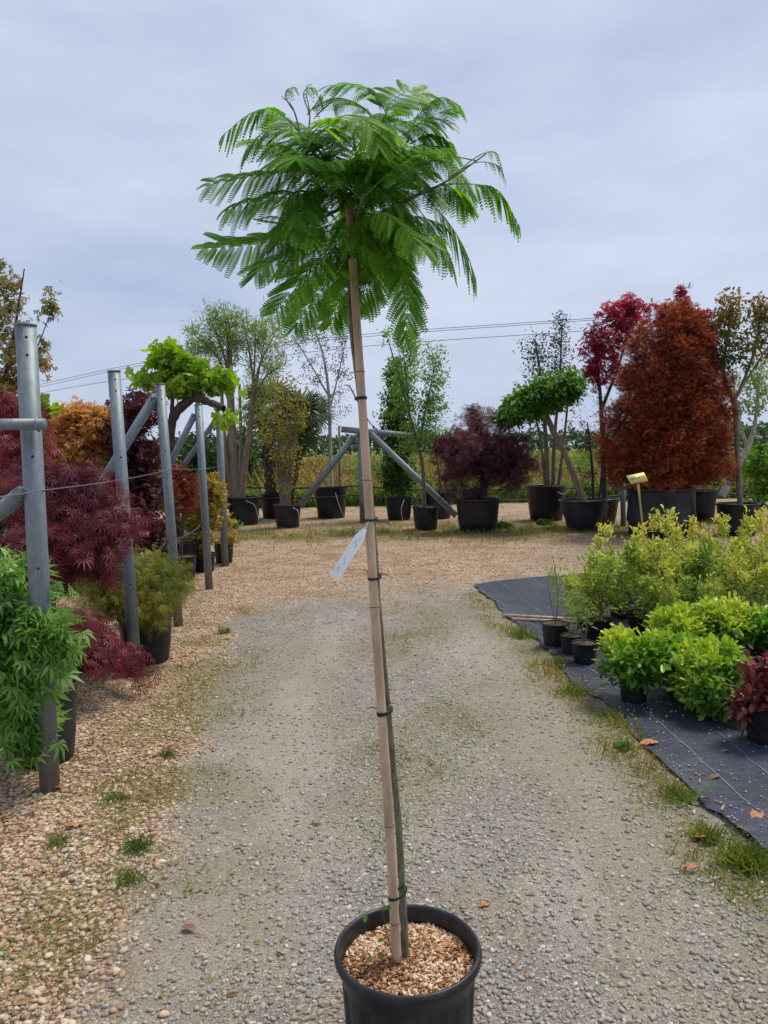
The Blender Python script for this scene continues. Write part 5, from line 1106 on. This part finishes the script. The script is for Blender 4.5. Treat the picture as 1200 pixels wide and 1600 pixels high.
# small dry litter on the gravel and cloth, grit on the cloth
n = 5200; y2 = 2.0 + 9 * rs.rand(n) ** 1.2; x2 = (rs.rand(n) * 2 - 1) * (.62 * y2 + .3); lb2 = np.interp(y2, LB[:, 1], LB[:, 0]); fe2 = np.interp(y2, FE[:11, 1], FE[:11, 0])
pr = .10 + .9 * np.exp(-((x2 - fe2 + .05) / .25) ** 2) + .6 * np.exp(-((x2 - lb2 + .2) / .4) ** 2) + .25 * (x2 > fe2)
kp = (rs.rand(n) < pr) & (np.hypot(x2 - POTC[0], y2 - POTC[1]) > .2); x2, y2, fe2 = x2[kp], y2[kp], fe2[kp]; n = len(x2)
z2 = np.where((x2 > fe2) & (y2 < 8.8), clz(x2, y2), height(x2, y2)) + .006; mb = MB()
inst(mb, T_LANCE, np.stack([x2, y2, z2], -1), np.stack([rs.normal(size=n), rs.normal(size=n), .15 * rs.normal(size=n)], -1), np.array([0, 0, 1.0]) + rs.normal(size=(n, 3)) * .35, .012 + .05 * rs.rand(n) ** 3, rs.rand(n))
o = mb.build('leaf_litter', foliage('dry_litter', [(.10, .05, .03), (.22, .12, .06), (.34, .22, .12), (.42, .32, .20)], .1, .8)); props(o, 'dry brown leaf and twig litter scattered over gravel and cloth', 'litter', kind='stuff')
n = 2600; y2 = 2.5 + 6 * rs.rand(n); fe2 = np.interp(y2, FE[:11, 1], FE[:11, 0]); x2 = fe2 + np.abs(rs.normal(size=n)) ** 1.6 * .45; s2 = .004 + .016 * rs.rand(n) ** 4
mb = MB(); a2 = rs.rand(n) * 6.28; inst(mb, stone_tpl(3), np.stack([x2, y2, clz(x2, y2) + s2 * .15], -1), np.stack([np.cos(a2), np.sin(a2), 0 * a2], -1), np.array([0, 0, 1.0]) + rs.normal(size=(n, 3)) * .2, s2, rs.rand(n))
o = mb.build('cloth_grit', M_GRV); props(o, 'grit and small stones strewn on the dark ground cloth', 'gravel', kind='stuff')
# distinct weed tufts
def tuft(px, py, n, size, seed, label, tpl=None, spread=.04, fm=None):
    if tpl is None: n = int(n * 1.6); size *= .8
    spread *= .6
    b = G(px, py); rs = np.random.RandomState(seed); a = rs.rand(n) * 6.28; t_ = rs.rand(n) * 1.1; q = rs.normal(size=(n, 2)) * spread; mb = MB()
    inst(mb, tpl or T_BLADE, np.stack([q[:, 0], q[:, 1], 0 * a - .005], -1), np.stack([np.cos(a) * t_, np.sin(a) * t_, np.ones(n)], -1), np.stack([np.cos(a), np.sin(a), .3 + 0 * a], -1), size * rs.uniform(.5, 1.2, n), np.clip(.65 + rs.normal(size=n) * .22, 0, 1))
    o = mb.build('weed_tuft', fm or F_WEED); o.location = tuple(b); props(o, label, 'weed', 'weed tufts on the gravel')
tuft(1165, 1350, 260, .10, 1, 'thick mossy grass tuft at the cloth edge near the dead leaves', spread=.07)
tuft(1105, 1310, 110, .09, 2, 'grass tuft beside the orange dead leaf')
tuft(1060, 1245, 120, .07, 3, 'yellowing grass tuft at the cloth edge below the dark mound', spread=.06)
tuft(1076, 1255, 2, .17, 4, 'single tall dock leaf standing at the cloth edge', (np.array([[-.02, 0, 0], [.02, 0, 0], [.10, .55, .03], [.06, .9, 0], [0, 1, 0], [-.06, .9, 0], [-.10, .55, .03]]), [np.array([[0, 1, 2, 3, 4, 5, 6]])]), .012, F_GREEN)
tuft(975, 1172, 40, .05, 5, 'leafy weed rosette beside the long orange leaf', T_OVAL, .03, F_GREEN)
tuft(876, 1038, 60, .09, 6, 'green grass tuft before the small black pots')
tuft(815, 995, 120, .11, 7, 'grassy weeds at the cloth edge below the bamboo sticks', spread=.09)
tuft(895, 1085, 90, .10, 8, 'grassy weeds at the cloth edge beside the yellow tipped mound', spread=.07)
tuft(215, 1325, 120, .06, 9, 'bright green weed clump between pebbles and grey gravel', None, .045, F_GREEN)
tuft(180, 1250, 60, .055, 10, 'leafy weed clump near the nearest steel post', None, .05, F_GREEN)
tuft(90, 1318, 70, .06, 11, 'grass tuft on the tan pebbles', spread=.035)
tuft(200, 1375, 90, .06, 12, 'grass tuft below the bright weed clump', spread=.05)
tuft(350, 990, 60, .09, 13, 'upright weed on the pebbles across from the threadleaf pot', spread=.05)
tuft(262, 1180, 70, .05, 14, 'dark leafy weed on the pebbles', None, .035, F_GREEN)
tuft(985, 870, 1, .001, 15, 'x') if False else None
tuft(850, 820, 160, .12, 16, 'bushy weed at the foot of the broad purple maple tub', T_OVAL, .12, F_DGREEN)
tuft(786, 826, 120, .14, 17, 'leafy weed climbing the side of the purple maple tub', T_OVAL, .10, F_DGREEN)

# meadow behind the hoses
rs = np.random.RandomState(23); n = 90000
y = MEADOW_Y + 55 * rs.rand(n) ** 1.9; x = (rs.rand(n) * 2 - 1) * (.58 * y + 3)
tall = fbm(x, y, 3.0, 61); hh = (.40 + 1.5 * tall * rs.rand(n)) * np.where(y < MEADOW_Y + 1.5, .6, 1.0)
a = rs.rand(n) * 6.28; t_ = rs.rand(n) * .45; mb = MB()
inst(mb, (T_BLADE[0] * np.array([.75, 1, 1]), T_BLADE[1]), np.stack([x, y, 0 * x - .02], -1), np.stack([np.cos(a) * t_, np.sin(a) * t_, np.ones(n)], -1), np.stack([np.cos(a), np.sin(a), .2 + 0 * a], -1), hh, np.clip(1.15 - hh * .62 + 1.1 * (fbm(x, y, 2.2, 62) - .5) + rs.normal(size=n) * .16, 0, 1))
k = 30000; ii = rs.randint(0, n, k); T_HEAD = (np.array([[0, 0, 0], [.5, .5, .1], [0, 1, 0], [-.5, .5, -.1]], float), [np.array([[0, 1, 2, 3]])])
inst(mb, T_HEAD, np.stack([x[ii], y[ii], hh[ii] * rs.uniform(.75, 1.05, k)], -1), rs.normal(size=(k, 3)) + np.array([0, 0, 1.0]), rs.normal(size=(k, 3)), rs.uniform(.03, .085, k), np.clip(rs.rand(k) * .45, 0, 1))
o = mb.build('meadow_grass', F_MEAD); props(o, 'tall green and rusty meadow grass beyond the hoses', 'meadow', kind='stuff')
# far tree line
def far_mass(px0, px1, Y, hpx, seed, name, label, n=9000):
    rs = np.random.RandomState(seed); a, e = P(px0, 700, Y), P(px1, 690, Y); xs = a[0] + (e[0] - a[0]) * rs.rand(n); H = m(hpx, Y)
    top = H * (.45 + .55 * fbm(xs, xs * 0 + seed, H * 1.6, seed)); z = top * rs.rand(n) ** .7; yy = Y + rs.normal(size=n) * H * .5
    mb = MB(); inst(mb, T_OVAL, np.stack([xs, yy, z], -1), rs.normal(size=(n, 3)), rs.normal(size=(n, 3)), H * rs.uniform(.10, .22, n), np.clip(.5 + .25 * wave(np.stack([xs, yy, z], -1), H * .4, seed) + rs.normal(size=n) * .15, 0, 1))
    o = mb.build(name, F_FAR); props(o, label, 'trees', kind='stuff')
far_mass(-300, 1500, 160, 46, 5, 'treeline', 'low dark treeline along the horizon', 16000)
far_mass(1080, 1500, 60, 70, 6, 'hedge_trees', 'green wood beyond the meadow at the end of the back row', 8000)
# evergreen bushes behind the posts, one thing each
for k, (px, pyb, rx, ry, Y, lab, fm) in enumerate([(372, 700, 40, 46, 24, 'dark evergreen bush behind the willow trunks', F_DGREEN), (310, 720, 44, 50, 17, 'dark green bush behind the arching vine', F_DGREEN), (150, 730, 60, 40, 13, 'dark green bush behind the orange maple', F_GREEN), (20, 760, 80, 60, 11, 'dark green bush behind the wine red maple', F_DGREEN), (425, 715, 36, 36, 26, 'dark evergreen bush behind the yellowish shrub', F_DGREEN)]):
    c = P(px, pyb, Y); b = np.array([c[0], Y, 0]); plant('evergreen_bush', lab, 'bush', b, [[(b, .04), (c, .02)]], [(c, (m(rx, Y), m(rx, Y), m(ry, Y)), 160), (np.array([c[0], Y, c[2] * .45]), (m(rx, Y), m(rx, Y), c[2] * .5), 120)], D(tpl=T_OVAL, size=.12, per=12, spread=.09, a=.5, b=.7, g=.2, t0=.45, clump=.4), fm, M_BARK_DARK, tw=.004, seed=120 + k)

for k, (px, py, rx, ry, Y, lab, fm) in enumerate([(570, 735, 34, 26, 27, 'low green bush in the meadow behind the trestle', F_FRESH), (715, 730, 40, 30, 30, 'rounded green bush in the meadow behind the purple umbrella maple', F_GREEN), (905, 735, 34, 34, 26, 'green bush in the meadow behind the bowl pot', F_FRESH), (812, 735, 26, 22, 33, 'small green bush in the meadow between umbrella maple and oak', F_FRESH), (480, 735, 30, 22, 30, 'low olive bush in the meadow behind the birch', F_OLIVE), (1170, 745, 40, 24, 28, 'light green bush in the meadow behind the crape myrtle', F_FRESH)]):
    c = P(px, py, Y); b = np.array([c[0], Y, 0]); plant('meadow_bush', lab, 'bush', b, [[(b, .03), (c, .015)]], [(c, (m(rx, Y), m(rx, Y), m(ry, Y)), 70), (np.array([c[0], Y, c[2] * .5]), (m(rx, Y), m(rx, Y), c[2] * .5), 60)], D(tpl=T_OVAL, size=.12, per=11, spread=.12, a=.6, b=.7, g=.1, t0=.4, clump=.4), fm, M_BARK_DARK, tw=.004, seed=150 + k, group='wild bushes in the meadow')
# power lines far off
def wire3(pxs, label, Y0=90, Y1=60):
    pts = [P(px, py, Y0 + (Y1 - Y0) * i / (len(pxs) - 1)) for i, (px, py) in enumerate(pxs)]; p_, r_ = seg_pts([(q, .022) for q in pts], 40); mb = MB(); tubes(mb, p_, r_, 4)
    o = mb.build('power_line', M_RUB, smooth=True, origin=tuple(pts[0])); props(o, label, 'power line', 'overhead wires across the sky')
wire3([(-150, 650), (75, 598), (240, 564), (520, 527), (900, 499), (1300, 473)], 'uppermost overhead wire crossing behind the trees')
wire3([(-150, 654), (75, 602), (240, 568), (520, 531), (900, 502), (1300, 476)], 'second overhead wire running close under the uppermost')
wire3([(-150, 662), (75, 612), (240, 586), (520, 546), (900, 518), (1300, 494)], 'lowest overhead wire, apart from the upper pair')
print('META', POT_H, TY, [tuple(np.round(q[0], 2)) for q in PB])
